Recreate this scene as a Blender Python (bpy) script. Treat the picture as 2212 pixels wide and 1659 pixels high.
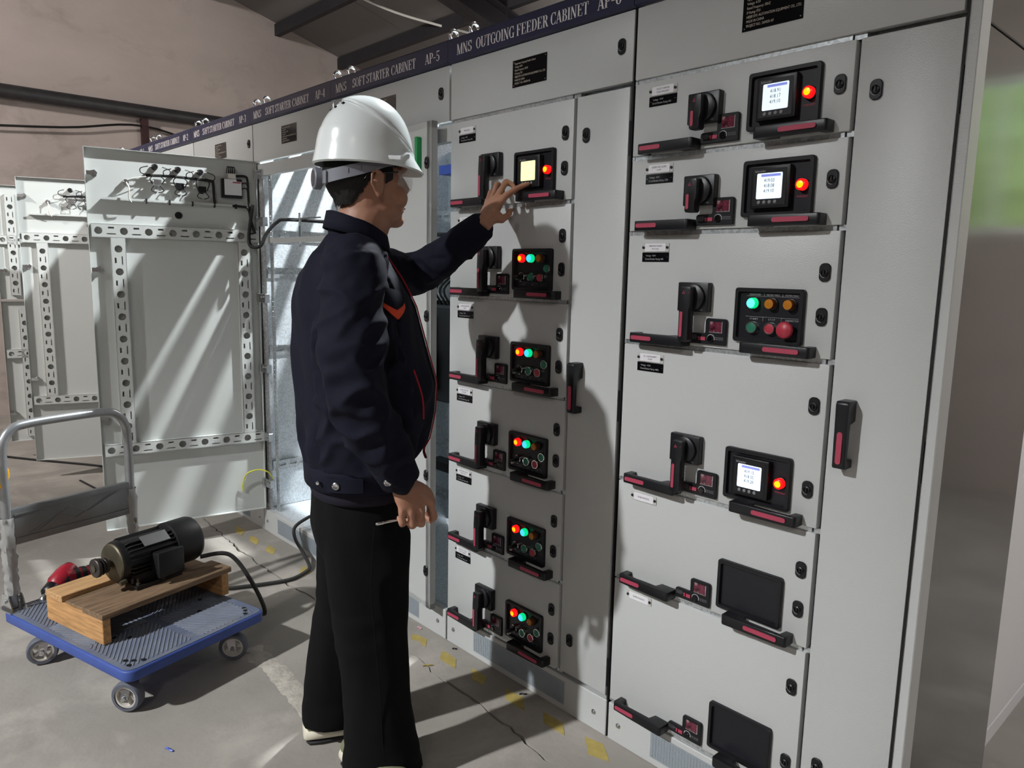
import bpy, bmesh, math, random
from mathutils import Vector, Matrix, Euler, noise
random.seed(7)
S = bpy.context.scene
COL = S.collection
for o in list(bpy.data.objects):
    bpy.data.objects.remove(o)

# ------------------------------------------------------------------ camera
def cam_axes(yaw, pitch, roll):
    cy, sy, cp, sp = math.cos(yaw), math.sin(yaw), math.cos(pitch), math.sin(pitch)
    f = Vector((-sy*cp, cy*cp, sp)); r = Vector((cy, sy, 0)); u = r.cross(f)
    return r*math.cos(roll)+u*math.sin(roll), -r*math.sin(roll)+u*math.cos(roll), f
CR, CU, CF = cam_axes(.8264, -.1497, .0202)
cam = bpy.data.objects.new('camera', bpy.data.cameras.new('camera'))
COL.objects.link(cam)
m = Matrix.Identity(4)
for i in range(3):
    m[i][0], m[i][1], m[i][2] = CR[i], CU[i], -CF[i]
m.translation = (2.1387, -1.6549, 1.4024)
cam.matrix_world = m
cam.data.sensor_fit = 'HORIZONTAL'; cam.data.sensor_width = 36
cam.data.lens = 1619.44/2212*36
cam.data.clip_start = .05; cam.data.clip_end = 200
S.camera = cam

# ------------------------------------------------------------------ world, lights, exposure
W = bpy.data.worlds.new('sky'); S.world = W; W.use_nodes = True
nt = W.node_tree; nt.nodes.clear()
wo = nt.nodes.new('ShaderNodeOutputWorld'); bg = nt.nodes.new('ShaderNodeBackground')
sk = nt.nodes.new('ShaderNodeTexSky'); sk.sky_type = 'HOSEK_WILKIE'; sk.turbidity = 6; sk.ground_albedo = .4
sk.sun_direction = Vector((-.3, .6, .75)).normalized()
bg.inputs[1].default_value = 26.0
nt.links.new(sk.outputs[0], bg.inputs[0]); nt.links.new(bg.outputs[0], wo.inputs[0])
S.view_settings.view_transform = 'Standard'; S.view_settings.look = 'None'
S.view_settings.exposure = 0.0; S.view_settings.gamma = 1.0
S.view_settings.use_curve_mapping = False

def light(kind, name, loc, power, color=(1, 1, 1), target=None, **kw):
    l = bpy.data.lights.new(name, kind); l.energy = power; l.color = color
    for k, v in kw.items(): setattr(l, k, v)
    o = bpy.data.objects.new(name, l); COL.objects.link(o); o.location = loc
    if target is not None:
        o.rotation_euler = (Vector(target)-Vector(loc)).to_track_quat('-Z', 'Y').to_euler()
    return o
# high bay lamp in front of the row: throws the worker's shadow onto the cabinets
KEY = (-.55, -6.0, 4.8)
light('SPOT', 'key_lamp_light', KEY, 2300, (.975, .99, 1), (.3, -1.75, 0), spot_size=math.radians(54), spot_blend=1.0, shadow_soft_size=.1)
# added spot standing in for sun from behind the row: lights the open doors over the cabinet tops
BACK = (-.39, 1.2, 3.9)
light('SPOT', 'rear_sun_spot', BACK, 1060, (.93, .98, 1), (-1.6, -.1, 1.0), spot_size=math.radians(100), spot_blend=.4, shadow_soft_size=.035)
# added unseen fill spot over the far end, brightening the left wall
WALL_FILL = (-2.6, -5.0, 4.3)
light('SPOT', 'wall_fill_light', WALL_FILL, 1450, (1, .95, .92), (-6, .6, 2.7), spot_size=math.radians(100), spot_blend=.7, shadow_soft_size=.25)
# added unseen fill points, shining all round
FILLS = [(4.6, -5.6, 4.2), (-1.5, 2.4, 2.85), (3.4, 1.5, 2.7)]
for i, p in enumerate(FILLS):
    light('POINT', 'fill_point_light', (p[0], p[1], p[2]-.12), (180, 95, 105)[i], (1, .955, .93), shadow_soft_size=(.4, .1, .2)[i])

# ------------------------------------------------------------------ helpers
def srgb(r, g, b):
    f = lambda c: ((c/255)/12.92 if c/255 <= .04045 else (((c/255)+.055)/1.055)**2.4)
    return (f(r), f(g), f(b), 1)
MATS = {}
def mat(name, col, rough=.5, metal=0, var=0, vscale=8, bump=0, bscale=60, bdist=.001, emit=0, ecol=None,
        voro=False, alpha=None, trans=0, coat=0, ior=1.45, stain_or_glint=None, stretch=None, detail=4, spec=None):
    M = bpy.data.materials.new(name); M.use_nodes = True; MATS[name] = M
    n = M.node_tree.nodes; L = M.node_tree.links; p = n['Principled BSDF']
    c = srgb(*col)
    p.inputs['Base Color'].default_value = c
    p.inputs['Roughness'].default_value = rough; p.inputs['Metallic'].default_value = metal
    p.inputs['IOR'].default_value = ior
    if spec is not None: p.inputs['Specular IOR Level'].default_value = spec
    if trans: p.inputs['Transmission Weight'].default_value = trans
    if coat: p.inputs['Coat Weight'].default_value = coat; p.inputs['Coat Roughness'].default_value = .1
    if emit:
        p.inputs['Emission Color'].default_value = srgb(*(ecol or col)); p.inputs['Emission Strength'].default_value = emit
    if var or bump or stain_or_glint:
        tc = n.new('ShaderNodeTexCoord'); mp = n.new('ShaderNodeMapping'); L.new(tc.outputs['Object'], mp.inputs[0])
        if stretch: mp.inputs['Scale'].default_value = stretch
    if var:
        if voro:
            t = n.new('ShaderNodeTexVoronoi'); t.inputs['Scale'].default_value = vscale
            sep = n.new('ShaderNodeSeparateColor'); L.new(t.outputs['Color'], sep.inputs[0]); fac = sep.outputs[0]
        else:
            t = n.new('ShaderNodeTexNoise'); t.inputs['Scale'].default_value = vscale; t.inputs['Detail'].default_value = detail
            t.inputs['Roughness'].default_value = .6; fac = t.outputs['Fac']
        L.new(mp.outputs[0], t.inputs['Vector'])
        r = n.new('ShaderNodeValToRGB'); L.new(fac, r.inputs[0])
        a, b = (.0, 1.) if voro else (.3, .7)
        r.color_ramp.elements[0].position = a; r.color_ramp.elements[1].position = b
        r.color_ramp.elements[0].color = [max(0, x*(1-var)) for x in c[:3]]+[1]
        r.color_ramp.elements[1].color = [min(1, x*(1+var)) for x in c[:3]]+[1]
        out = r.outputs[0]
        if stain_or_glint:
            t2 = n.new('ShaderNodeTexNoise'); t2.inputs['Scale'].default_value = stain_or_glint[1]; t2.inputs['Detail'].default_value = 7
            t2.inputs['Roughness'].default_value = .65; t2.inputs['Distortion'].default_value = .4
            L.new(mp.outputs[0], t2.inputs['Vector'])
            r2 = n.new('ShaderNodeValToRGB'); L.new(t2.outputs['Fac'], r2.inputs[0])
            r2.color_ramp.elements[0].position = stain_or_glint[2]; r2.color_ramp.elements[1].position = stain_or_glint[3]
            mx = n.new('ShaderNodeMix'); mx.data_type = 'RGBA'
            L.new(r2.outputs[0], mx.inputs['Factor']); L.new(out, mx.inputs['A']); mx.inputs['B'].default_value = srgb(*stain_or_glint[0])
            out = mx.outputs['Result']
        L.new(out, p.inputs['Base Color'])
    if bump:
        t = n.new('ShaderNodeTexNoise'); t.inputs['Scale'].default_value = bscale; t.inputs['Detail'].default_value = 2
        L.new(mp.outputs[0], t.inputs['Vector'])
        bm = n.new('ShaderNodeBump'); bm.inputs['Strength'].default_value = bump; bm.inputs['Distance'].default_value = bdist
        L.new(t.outputs['Fac'], bm.inputs['Height']); L.new(bm.outputs[0], p.inputs['Normal'])
    return M

mat('paint', (186, 188, 187), .33, spec=.45, bump=.5, bscale=380, bdist=.001, var=.015, vscale=2)
mat('paint_in', (196, 199, 196), .45, bump=.06, bscale=500, bdist=.0006, var=.02, vscale=2)
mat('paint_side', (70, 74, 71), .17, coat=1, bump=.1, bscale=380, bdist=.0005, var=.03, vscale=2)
mat('white_panel', (232, 232, 232), .5, var=.01, vscale=3)
mat('galv', (190, 194, 196), .36, .7, var=.22, vscale=140, voro=True)
mat('galv_plate', (206, 213, 218), .42, .25, var=.16, vscale=150, voro=True)
mat('zinc', (205, 208, 210), .25, 1, var=.05, vscale=40)
mat('chrome', (225, 226, 228), .12, 1, var=.02, vscale=40)
mat('banner', (37, 39, 66), .4, var=.05, vscale=6)
mat('lettering', (226, 222, 220), .5, var=.03, vscale=30)
mat('black_plastic', (20, 20, 24), .38, var=.1, vscale=30, bump=.08, bscale=700, bdist=.0004)
mat('black_rubber', (17, 17, 18), .6, var=.12, vscale=40)
mat('black_gloss', (14, 14, 17), .1, var=.1, vscale=10)
mat('panel_black', (22, 22, 29), .35, var=.08, vscale=20)
mat('crimson', (166, 62, 84), .5, var=.05, vscale=60)
mat('red_btn', (170, 50, 66), .4, var=.05, vscale=60)
mat('green_btn', (34, 112, 88), .4, var=.05, vscale=60)
mat('amber_off', (176, 112, 32), .25, var=.06, vscale=60)
mat('amber_rim', (86, 50, 22), .3, var=.06, vscale=60)
mat('lamp_red', (255, 24, 20), .3, var=.01, emit=1.6, ecol=(255, 14, 18))
mat('lamp_red_core', (255, 150, 10), .3, var=.01, emit=2.2, ecol=(255, 150, 0))
mat('lamp_green', (20, 230, 130), .3, var=.01, emit=.95, ecol=(0, 222, 140))
mat('lamp_green_core', (120, 240, 235), .3, var=.01, emit=1.35, ecol=(70, 240, 220))
mat('lamp_cyan_core', (110, 220, 250), .3, var=.01, emit=1.2, ecol=(60, 196, 240))
mat('screen', (225, 240, 255), .2, var=.005, emit=.82, ecol=(222, 238, 250))
mat('screen_yellow', (240, 246, 180), .2, var=.005, emit=.86, ecol=(240, 248, 176))
mat('screen_bar', (130, 140, 225), .3, var=.01, emit=.6, ecol=(130, 140, 222))
mat('screen_ink', (60, 72, 88), .4, var=.01)
mat('screen_pale', (196, 212, 220), .4, var=.01, emit=.5)
mat('label_white', (224, 222, 226), .35, var=.02, vscale=40)
mat('label_clear', (190, 190, 186), .12, var=.02, vscale=40)
mat('label_ink', (40, 40, 46), .5, var=.02)
mat('text_grey', (170, 170, 172), .5, var=.02)
mat('text_dim', (120, 120, 124), .5, var=.02)
mat('text_warm', (196, 186, 172), .5, var=.02)
mat('glass_red', (92, 40, 54), .05, var=.85, vscale=70, stain_or_glint=((170, 150, 152), 60, .55, .68))  # pale streaks paint reflections into the glass colour
mat('vent', (150, 158, 164), .5, .2, var=.06, vscale=600)
mat('steel_dark', (62, 60, 62), .5, .5, var=.15, vscale=12)
mat('plaster', (168, 157, 151), .9, var=.08, vscale=1.2, bump=.4, bscale=7, bdist=.01, stain_or_glint=((130, 120, 114), 1.1, .52, .75), stretch=(1, 1, 1.6), detail=8)
mat('ceiling_board', (112, 108, 105), .9, var=.06, vscale=1.5)
mat('purlin', (40, 38, 42), .6, .2, var=.15, vscale=6)
mat('rust_pipe', (58, 36, 36), .7, .2, var=.2, vscale=20)
mat('concrete', (150, 145, 138), .82, var=.17, vscale=2.2, bump=.5, bscale=45, bdist=.002, stain_or_glint=((178, 172, 163), 2.6, .5, .72), detail=9)
mat('mortar', (172, 166, 156), .95, var=.18, vscale=24, bump=.8, bscale=50, bdist=.006)
mat('earth', (52, 48, 45), .95, var=.2, vscale=30)
mat('tape', (172, 154, 88), .8, var=.12, vscale=30, bump=.3, bscale=90, bdist=.002)
mat('cable_black', (18, 18, 18), .55, var=.15, vscale=30)
mat('cable_grey', (70, 68, 66), .6, var=.12, vscale=30)
mat('wire_white', (214, 212, 205), .5, var=.05, vscale=30)
mat('wire_yellow', (206, 206, 62), .5, var=.08, vscale=30)
mat('hedge', (176, 200, 118), .7, var=.35, vscale=6)
mat('grass', (96, 120, 60), .9, var=.2, vscale=3)

class MB:
    def __init__(s): s.v = []; s.f = []; s.m = []; s.M = None
    def add(s, vs, fs, m=0):
        b = len(s.v)
        if s.M is not None: vs = [s.M @ Vector(v) for v in vs]
        s.v += [tuple(v) for v in vs]
        s.f += [tuple(b+i for i in f) for f in fs]; s.m += [m]*len(fs)
        return s
    def bm(s, b, m=0):
        b.verts.index_update()
        s.add([v.co.copy() for v in b.verts], [[v.index for v in f.verts] for f in b.faces], m); b.free(); return s
    def box(s, x0, x1, y0, y1, z0, z1, m=0, c=0, seg=1):
        if c:
            b = bmesh.new(); bmesh.ops.create_cube(b, size=1)
            for v in b.verts: v.co = Vector(((x0+x1)/2+v.co.x*(x1-x0), (y0+y1)/2+v.co.y*(y1-y0), (z0+z1)/2+v.co.z*(z1-z0)))
            bmesh.ops.bevel(b, geom=b.edges[:], offset=c, segments=seg, affect='EDGES', profile=.5)
            return s.bm(b, m)
        return s.add([(x0, y0, z0), (x1, y0, z0), (x1, y1, z0), (x0, y1, z0), (x0, y0, z1), (x1, y0, z1), (x1, y1, z1), (x0, y1, z1)],
                     [(0, 3, 2, 1), (4, 5, 6, 7), (0, 1, 5, 4), (1, 2, 6, 5), (2, 3, 7, 6), (3, 0, 4, 7)], m)
    def prism(s, poly, axis, a0, a1, m=0, c=0, seg=1):
        """poly of (u,v); axis y: u=x,v=z ; z: u=x,v=y ; x: u=y,v=z"""
        P = {'y': lambda u, v, a: (u, a, v), 'z': lambda u, v, a: (u, v, a), 'x': lambda u, v, a: (a, u, v)}[axis]
        n = len(poly)
        vs = [P(u, v, a0) for u, v in poly]+[P(u, v, a1) for u, v in poly]
        fs = [tuple(range(n)), tuple(range(2*n-1, n-1, -1))]+[(i, i+n, (i+1) % n+n, (i+1) % n) for i in range(n)]
        if c:
            b = bmesh.new(); bv = [b.verts.new(v) for v in vs]
            for f in fs: b.faces.new([bv[i] for i in f])
            bmesh.ops.recalc_face_normals(b, faces=b.faces[:])
            ed = [e for e in b.edges if len(e.link_faces) == 2 and e.calc_face_angle(0) > .6]
            bmesh.ops.bevel(b, geom=ed, offset=c, segments=seg, affect='EDGES', profile=.5)
            return s.bm(b, m)
        return s.add(vs, fs, m)
    def cyl(s, p0, p1, r0, r1=None, n=16, m=0, cap=True):
        r1 = r0 if r1 is None else r1
        p0, p1 = Vector(p0), Vector(p1); d = (p1-p0).normalized()
        a = d.orthogonal().normalized(); b = d.cross(a)
        vs = []
        for p, r in ((p0, r0), (p1, r1)):
            vs += [p+(a*math.cos(2*math.pi*i/n)+b*math.sin(2*math.pi*i/n))*r for i in range(n)]
        fs = [(i, (i+1) % n, n+(i+1) % n, n+i) for i in range(n)]
        if cap: fs += [tuple(range(n-1, -1, -1)), tuple(range(n, 2*n))]
        return s.add(vs, fs, m)
    def lathe(s, prof, o, ax, n=24, m=0, cap=True):
        o, ax = Vector(o), Vector(ax).normalized(); a = ax.orthogonal().normalized(); b = ax.cross(a)
        vs = []
        for r, h in prof:
            vs += [o+ax*h+(a*math.cos(2*math.pi*i/n)+b*math.sin(2*math.pi*i/n))*r for i in range(n)]
        fs = []
        for k in range(len(prof)-1):
            fs += [(k*n+i, k*n+(i+1) % n, (k+1)*n+(i+1) % n, (k+1)*n+i) for i in range(n)]
        if cap: fs += [tuple(range(n-1, -1, -1)), tuple(range((len(prof)-1)*n, len(prof)*n))]
        return s.add(vs, fs, m)
    def tube(s, pts, r, n=8, m=0, closed=False, smooth=0, flat=None):
        P = [Vector(p) for p in pts]
        if smooth: P = catmull(P, smooth, closed)
        N = len(P); rings = []
        R = r if callable(r) else (lambda t: r)
        t0 = ((P[1]-P[-1]) if closed else (P[1]-P[0])).normalized(); u = t0.orthogonal().normalized()
        for i in range(N):
            t = ((P[(i+1) % N]-P[i-1]) if closed else (P[min(i+1, N-1)]-P[max(i-1, 0)])).normalized()
            u = (u-t*u.dot(t)).normalized(); w = t.cross(u); rr = R(i/max(1, N-1))
            rings.append([P[i]+(u*math.cos(2*math.pi*k/n)+w*math.sin(2*math.pi*k/n))*rr for k in range(n)])
        return s.loft(rings, m, closed)
    def loft(s, rings, m=0, closed=False, cap=True):
        n = len(rings[0]); N = len(rings)
        vs = [v for r in rings for v in r]; fs = []
        for k in range(N if closed else N-1):
            a, b = k*n, ((k+1) % N)*n
            fs += [(a+i, a+(i+1) % n, b+(i+1) % n, b+i) for i in range(n)]
        if cap and not closed: fs += [tuple(range(n-1, -1, -1)), tuple(range((N-1)*n, N*n))]
        return s.add(vs, fs, m)
    def mesh(s, name, mats, smooth=None):
        me = bpy.data.meshes.new(name); me.from_pydata(s.v, [], s.f)
        for k in (mats if isinstance(mats, (list, tuple)) else [mats]): me.materials.append(MATS[k])
        me.polygons.foreach_set('material_index', s.m)
        b = bmesh.new(); b.from_mesh(me); bmesh.ops.recalc_face_normals(b, faces=b.faces[:]); b.to_mesh(me); b.free()
        if smooth is not None:
            me.shade_smooth(); me.set_sharp_from_angle(angle=math.radians(smooth))
        me.update(); return me
    def build(s, name, mats, parent=None, loc=(0, 0, 0), rot=(0, 0, 0), smooth=None):
        return obj(name, s.mesh(name, mats, smooth), parent, loc, rot)

def catmull(P, k=6, closed=False):
    out = []; N = len(P)
    for i in range(N if closed else N-1):
        a, b, c, d = (P[(i-1) % N], P[i], P[(i+1) % N], P[(i+2) % N]) if closed else (P[max(i-1, 0)], P[i], P[i+1], P[min(i+2, N-1)])
        for j in range(k):
            t = j/k
            out.append(.5*((2*b)+(c-a)*t+(2*a-5*b+4*c-d)*t*t+(3*b-a-3*c+d)*t**3))
    if not closed: out.append(P[-1])
    return out
def obj(name, me, parent=None, loc=(0, 0, 0), rot=(0, 0, 0)):
    o = bpy.data.objects.new(name, me); COL.objects.link(o)
    o.location = loc; o.rotation_euler = rot
    if parent is not None: o.parent = parent
    return o
def empty(name, loc=(0, 0, 0), rz=0):
    o = bpy.data.objects.new(name, None); COL.objects.link(o); o.location = loc; o.rotation_euler = (0, 0, rz)
    o.empty_display_size = .1
    return o
def tag(o, label=None, cat=None, group=None, kind=None):
    for k, v in (('label', label), ('category', cat), ('group', group), ('kind', kind)):
        if v: o[k] = v
    return o
def rrect(x0, x1, z0, z1, r, n=4):
    P = []
    for cx, cz, a in ((x1-r, z0+r, -90), (x1-r, z1-r, 0), (x0+r, z1-r, 90), (x0+r, z0+r, 180)):
        for i in range(n+1):
            t = math.radians(a+90*i/n); P.append((cx+r*math.cos(t), cz+r*math.sin(t)))
    return P
def circ(cx, cz, r, n=16): return [(cx+r*math.cos(2*math.pi*i/n), cz+r*math.sin(2*math.pi*i/n)) for i in range(n)]
def plate_holes(outline, holes, y0, y1):
    """flat plate in the xz plane with real holes, from y0 to y1"""
    cu = bpy.data.curves.new('p', 'CURVE'); cu.dimensions = '2D'; cu.fill_mode = 'BOTH'; cu.extrude = abs(y1-y0)/2
    for lp in [outline]+holes:
        sp = cu.splines.new('POLY'); sp.points.add(len(lp)-1)
        for q, (u, v) in zip(sp.points, lp): q.co = (u, v, 0, 1)
        sp.use_cyclic_u = True
    o = bpy.data.objects.new('p', cu); me = bpy.data.meshes.new_from_object(o)
    bpy.data.objects.remove(o); bpy.data.curves.remove(cu)
    ym = (y0+y1)/2
    r = MB(); r.add([(v.co.x, ym-v.co.z, v.co.y) for v in me.vertices], [tuple(p.vertices) for p in me.polygons])
    bpy.data.meshes.remove(me); return r
TEXTQ = []
def text(s, size, mt, parent, loc, name='printed_text', align='LEFT', sx=1.0, rot=(math.pi/2, 0, 0), sp=1.0):
    TEXTQ.append((s, size, mt, parent, loc, name, align, sx, rot, sp))
def flush_text():
    tmp = []; cache = {}
    for q in TEXTQ:
        s, size, mt, parent, loc, name, align, sx, rot, sp = q
        key = (s, size, mt, align, sx, sp)
        if key in cache: continue
        cu = bpy.data.curves.new('t', 'FONT'); cu.body = s; cu.size = size; cu.align_x = align; cu.resolution_u = 2; cu.space_character = sp
        cu.space_line = .95
        cache[key] = bpy.data.objects.new('t', cu); COL.objects.link(cache[key])
    bpy.context.view_layer.update(); dg = bpy.context.evaluated_depsgraph_get()
    for key, o in list(cache.items()):
        me = bpy.data.meshes.new_from_object(o.evaluated_get(dg)); me.transform(Matrix.Diagonal((key[4], 1, 1, 1)))
        me.materials.clear(); me.materials.append(MATS[key[2]]); me.name = 'printed_text'
        cache[key] = me; cu = o.data; bpy.data.objects.remove(o); bpy.data.curves.remove(cu)
    for s, size, mt, parent, loc, name, align, sx, rot, sp in TEXTQ:
        obj(name, cache[(s, size, mt, align, sx, sp)], parent, loc, rot)
# ================================================================== room
def ceil_z(y): return 3.54+.27*(4-y) if y > -4 else 5.70-.27*(-4-y)
XL, XR, YF, YB = -6.0, 7.5, -9.0, 4.0
# floor: two concrete slabs parted by a ragged open joint along the row, dark earth below
root = empty('floor'); tag(root, kind='structure')
xs = [XL+.03*i for i in range(int((XR-XL)/.03)+1)]+[XR]
keys = [(-6, -.16), (-1.98, -.183), (-1.38, -.225), (-.87, -.226), (-.61, -.208), (.035, -.163), (.225, -.181), (.426, -.183), (.568, -.191), (.754, -.214), (7.5, -.2)]
def ky(x):
    for (a, b), (c, d) in zip(keys, keys[1:]):
        if a <= x <= c: return b+(d-b)*(x-a)/(c-a)
    return -.2
def jag(x, s): return ky(x)+.012*noise.noise((x*9, s*.2, 0))+.010*noise.noise((x*29, s, 3))
for k in (0, 1):
    b = MB(); far = YF if k == 0 else YB
    e = [(x, jag(x, 0)+(-1 if k == 0 else 1)*max(.0008, .0042+.006*noise.noise((x*4+9, k, 1))+.0035*noise.noise((x*37, k*5, 8)))) for x in xs]
    vs = []
    for x, y in e: vs += [(x, far, 0), (x, y, 0), (x, y, -.05)]
    fs = []
    for i in range(len(e)-1):
        a, c = 3*i, 3*i+3
        fs += [(a, c, c+1, a+1), (a+1, c+1, c+2, a+2)]
    b.add(vs, fs); b.build('slab', 'concrete', root)
MB().box(XL-.2, XR+.2, YF-.2, YB+.2, -.12, -.045).build('sub_floor', 'earth', root)
# rough mortar scar on the floor
b = MB(); pts = [(-.42, -.59), (-.33, -.596), (-.24, -.586), (-.13, -.597), (-.025, -.606), (.07, -.61), (.164, -.623), (.26, -.63)]
P = catmull([Vector((x, y, 0)) for x, y in pts], 8); rows = []
for i, p in enumerate(P):
    rr = []
    for j in range(7):
        w = (j/6-.5)*(.075+.03*noise.noise((i*.3, 1, 0)))
        h = .0035*(1-abs(j/3-1)**3)*(.6+.9*abs(noise.noise((i*.7, j*1.3, 2))))+.0003
        rr.append((p.x+.01*noise.noise((i, j, 5)), p.y+w+.006*noise.noise((i*.9, j, 7)), h if 0 < j < 6 and 0 < i < len(P)-1 else .0004))
    rows.append(rr)
b.loft(rows, cap=False); b.f = [f for f in b.f if not (f[0] % 7 == 6)]; b.m = [0]*len(b.f)
b.build('mortar_scar', 'mortar', root, smooth=60)

tag(MB().box(XL-.2, XL, YF, YB, 0, 6).build('wall_left', 'plaster'), kind='structure')
tag(MB().box(XR, XR+.2, YF, YB, 0, 6).build('wall_right', 'plaster'), kind='structure')
tag(MB().box(XL-.2, XR+.2, YF-.2, YF, 0, 6).build('wall_front', 'plaster'), kind='structure')
b = MB(); wx0, wx1, wz0, wz1 = 2.0, 3.4, 1.7, 2.7
b.box(XL-.2, wx0, YB, YB+.2, 0, 6).box(wx1, XR+.2, YB, YB+.2, 0, 6).box(wx0, wx1, YB, YB+.2, 0, wz0).box(wx0, wx1, YB, YB+.2, wz1, 6)
tag(b.build('wall_back', 'plaster'), kind='structure')
b = MB()
for x0, x1, z0, z1 in ((wx0, wx0+.05, wz0, wz1), (wx1-.05, wx1, wz0, wz1), (wx0, wx1, wz0, wz0+.05), (wx0, wx1, wz1-.05, wz1), ((wx0+wx1)/2-.02, (wx0+wx1)/2+.02, wz0, wz1)):
    b.box(x0, x1, YB+.06, YB+.12, z0, z1)
tag(b.build('window_1', 'white_panel'), kind='structure')
# sloping roof boards, one object per board, with purlins and a rafter below
root = empty('ceiling'); tag(root, kind='structure')
for k in range(9):
    x0 = XL-.2+k*1.545; x1 = x0+1.538
    b = MB()
    for y0, y1 in ((YB+.2, -4), (-4, YF-.2)):
        z0, z1 = ceil_z(y0), ceil_z(y1)
        b.add([(x0, y0, z0), (x1, y0, z0), (x1, y1, z1), (x0, y1, z1), (x0, y0, z0+.08), (x1, y0, z0+.08), (x1, y1, z1+.08), (x0, y1, z1+.08)],
              [(0, 1, 2, 3), (4, 7, 6, 5), (0, 4, 5, 1), (1, 5, 6, 2), (2, 6, 7, 3), (3, 7, 4, 0)])
    b.build('board', 'ceiling_board', root)
MB().box(XL-.3, XR+.3, YF-.3, YB+.3, 6.0, 6.05).build('roof_cover', 'ceiling_board', root)
for i, y in enumerate((3.02, 2.26, 1.5, .74, -.02, -.8, -1.6, -2.4, -3.2)):
    b = MB(); z = ceil_z(y)-.012
    b.prism([(y-.03, z-.12), (y+.03, z-.12), (y+.03, z-.105), (y-.015, z-.105), (y-.015, z-.012), (y+.03, z-.012), (y+.03, z), (y-.03, z)], 'x', XL, XR)
    tag(b.build('trim_%d' % (i+1), 'purlin'), kind='structure')
b = MB(); y0, y1 = 3.95, 1.2
for dx in (-.07, .055):
    pass
za, zb_ = ceil_z(y0)-.14, ceil_z(-3.9)-.14
for x0, x1, d0, d1 in ((-3.23, -3.05, 0, .02), (-3.15, -3.13, .02, .2), (-3.23, -3.05, .2, .22)):
    b.add([(x0, y0, za-d1), (x1, y0, za-d1), (x1, -3.9, zb_-d1), (x0, -3.9, zb_-d1), (x0, y0, za-d0), (x1, y0, za-d0), (x1, -3.9, zb_-d0), (x0, -3.9, zb_-d0)],
          [(0, 3, 2, 1), (4, 5, 6, 7), (0, 1, 5, 4), (1, 2, 6, 5), (2, 3, 7, 6), (3, 0, 4, 7)])
tag(b.build('trim_10', 'purlin'), kind='structure')
# round pipe along the left wall with its stand pipe
b = MB().cyl((XL+.09, YF+.05, 2.865), (XL+.09, YB-.02, 2.865), .06, n=20)
tag(b.build('wall_pipe', 'steel_dark', smooth=40), 'long dark steel pipe running along the left plaster wall', 'pipe')
b = MB().box(XL+.02, XL+.08, .80, .86, 0, 2.80)
tag(b.build('stand_post', 'rust_pipe'), 'dark rusty post under the wall pipe behind the cabinet row', 'post')
b = MB().tube([(XL+.1, -2.2, 2.45), (XL+.07, -1, 2.52), (XL+.07, .1, 2.62), (XL+.07, .82, 2.73), (XL+.07, 1.6, 2.58), (XL+.07, 2.4, 2.62)], .011, 6, smooth=6)
tag(b.build('wall_cable', 'cable_black', smooth=60), 'thin black cable sagging below the pipe on the left wall', 'cable')
pc = [(-4.6, .8, 4.32), (-4.45, 2.0, 4.0), (-4.316, 2.565, 3.85), (-4.05, 2.95, 3.74), (-3.799, 3.25, 3.66), (-3.5, 3.6, 3.55)]
tag(MB().tube(pc, .012, 8, smooth=6).build('ceiling_cable', 'wire_white', smooth=60), 'white cable strung below the ceiling purlins', 'cable')
# outdoors seen through the window
b = MB(); bmx = bmesh.new(); bmesh.ops.create_icosphere(bmx, subdivisions=4, radius=1)
for v in bmx.verts:
    d = 1+.16*noise.noise(v.co*3)+.09*noise.noise(v.co*9)
    v.co = Vector((v.co.x*3.2*d, v.co.y*1.0*d, v.co.z*1.7*d))
b.bm(bmx)
tag(b.build('hedge', 'hedge', loc=(3.4, 7.2, 2.2)), 'bright green hedge outside the rear window', 'hedge')
tag(MB().box(-20, 25, YB+.25, 30, -.3, -.1).build('ground_outside', 'grass'), kind='structure')
# fixtures for the key lamp, the sun stand-in and the added fills
def hung_spot(loc, label):
    r = empty('spot_fixture', loc)
    MB().lathe([(.03, .34), (.07, .33), (.075, .16), (.06, .14)], (0, 0, 0), (0, 0, 1), 20).build('housing', 'steel_dark', r, smooth=40)
    MB().lathe([(.06, .15), (.13, .10), (.19, .03), (.195, .03), (.135, .105), (.06, .157)], (0, 0, 0), (0, 0, 1), 28, cap=False).build('reflector', 'zinc', r, smooth=40)
    MB().cyl((0, 0, .34), (0, 0, ceil_z(loc[1])-loc[2]), .006, n=6).build('hanger', 'cable_black', r)
    tag(r, label, 'lamp', 'high bay lamps under the roof')
hung_spot(KEY, 'round high bay lamp hung high in front of the cabinets')
hung_spot(WALL_FILL, 'unseen added spot fixture brightening the left plaster wall')
hung_spot(BACK, 'unseen round fixture of the sun stand-in behind the cabinet row')
for i, p in enumerate(FILLS):  # unseen fixtures made up around the fill points
    r = empty('fill_fixture', (p[0], p[1], p[2]+.03))
    MB().box(-1.3, 1.3, -.09, .09, .0, .07, c=.01).build('housing', 'white_panel', r)
    MB().cyl((-1.25, -.05, .0), (1.25, -.05, .0), .012, n=10).cyl((-1.25, .05, 0), (1.25, .05, 0), .012, n=10).build('tube', 'white_panel', r)
    MB().cyl((-.9, 0, .07), (-.9, 0, ceil_z(p[1])-p[2]), .004, n=6).cyl((.9, 0, .07), (.9, 0, ceil_z(p[1])-p[2]), .004, n=6).build('hanger', 'cable_black', r)
    tag(r, ('unseen added fill fixture in the right corner of the hall', 'unseen added fill fixture hung low behind the cabinet row', 'unseen added fill fixture behind the right end of the cabinet row')[i], 'lamp', 'added fill fixtures')

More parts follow.
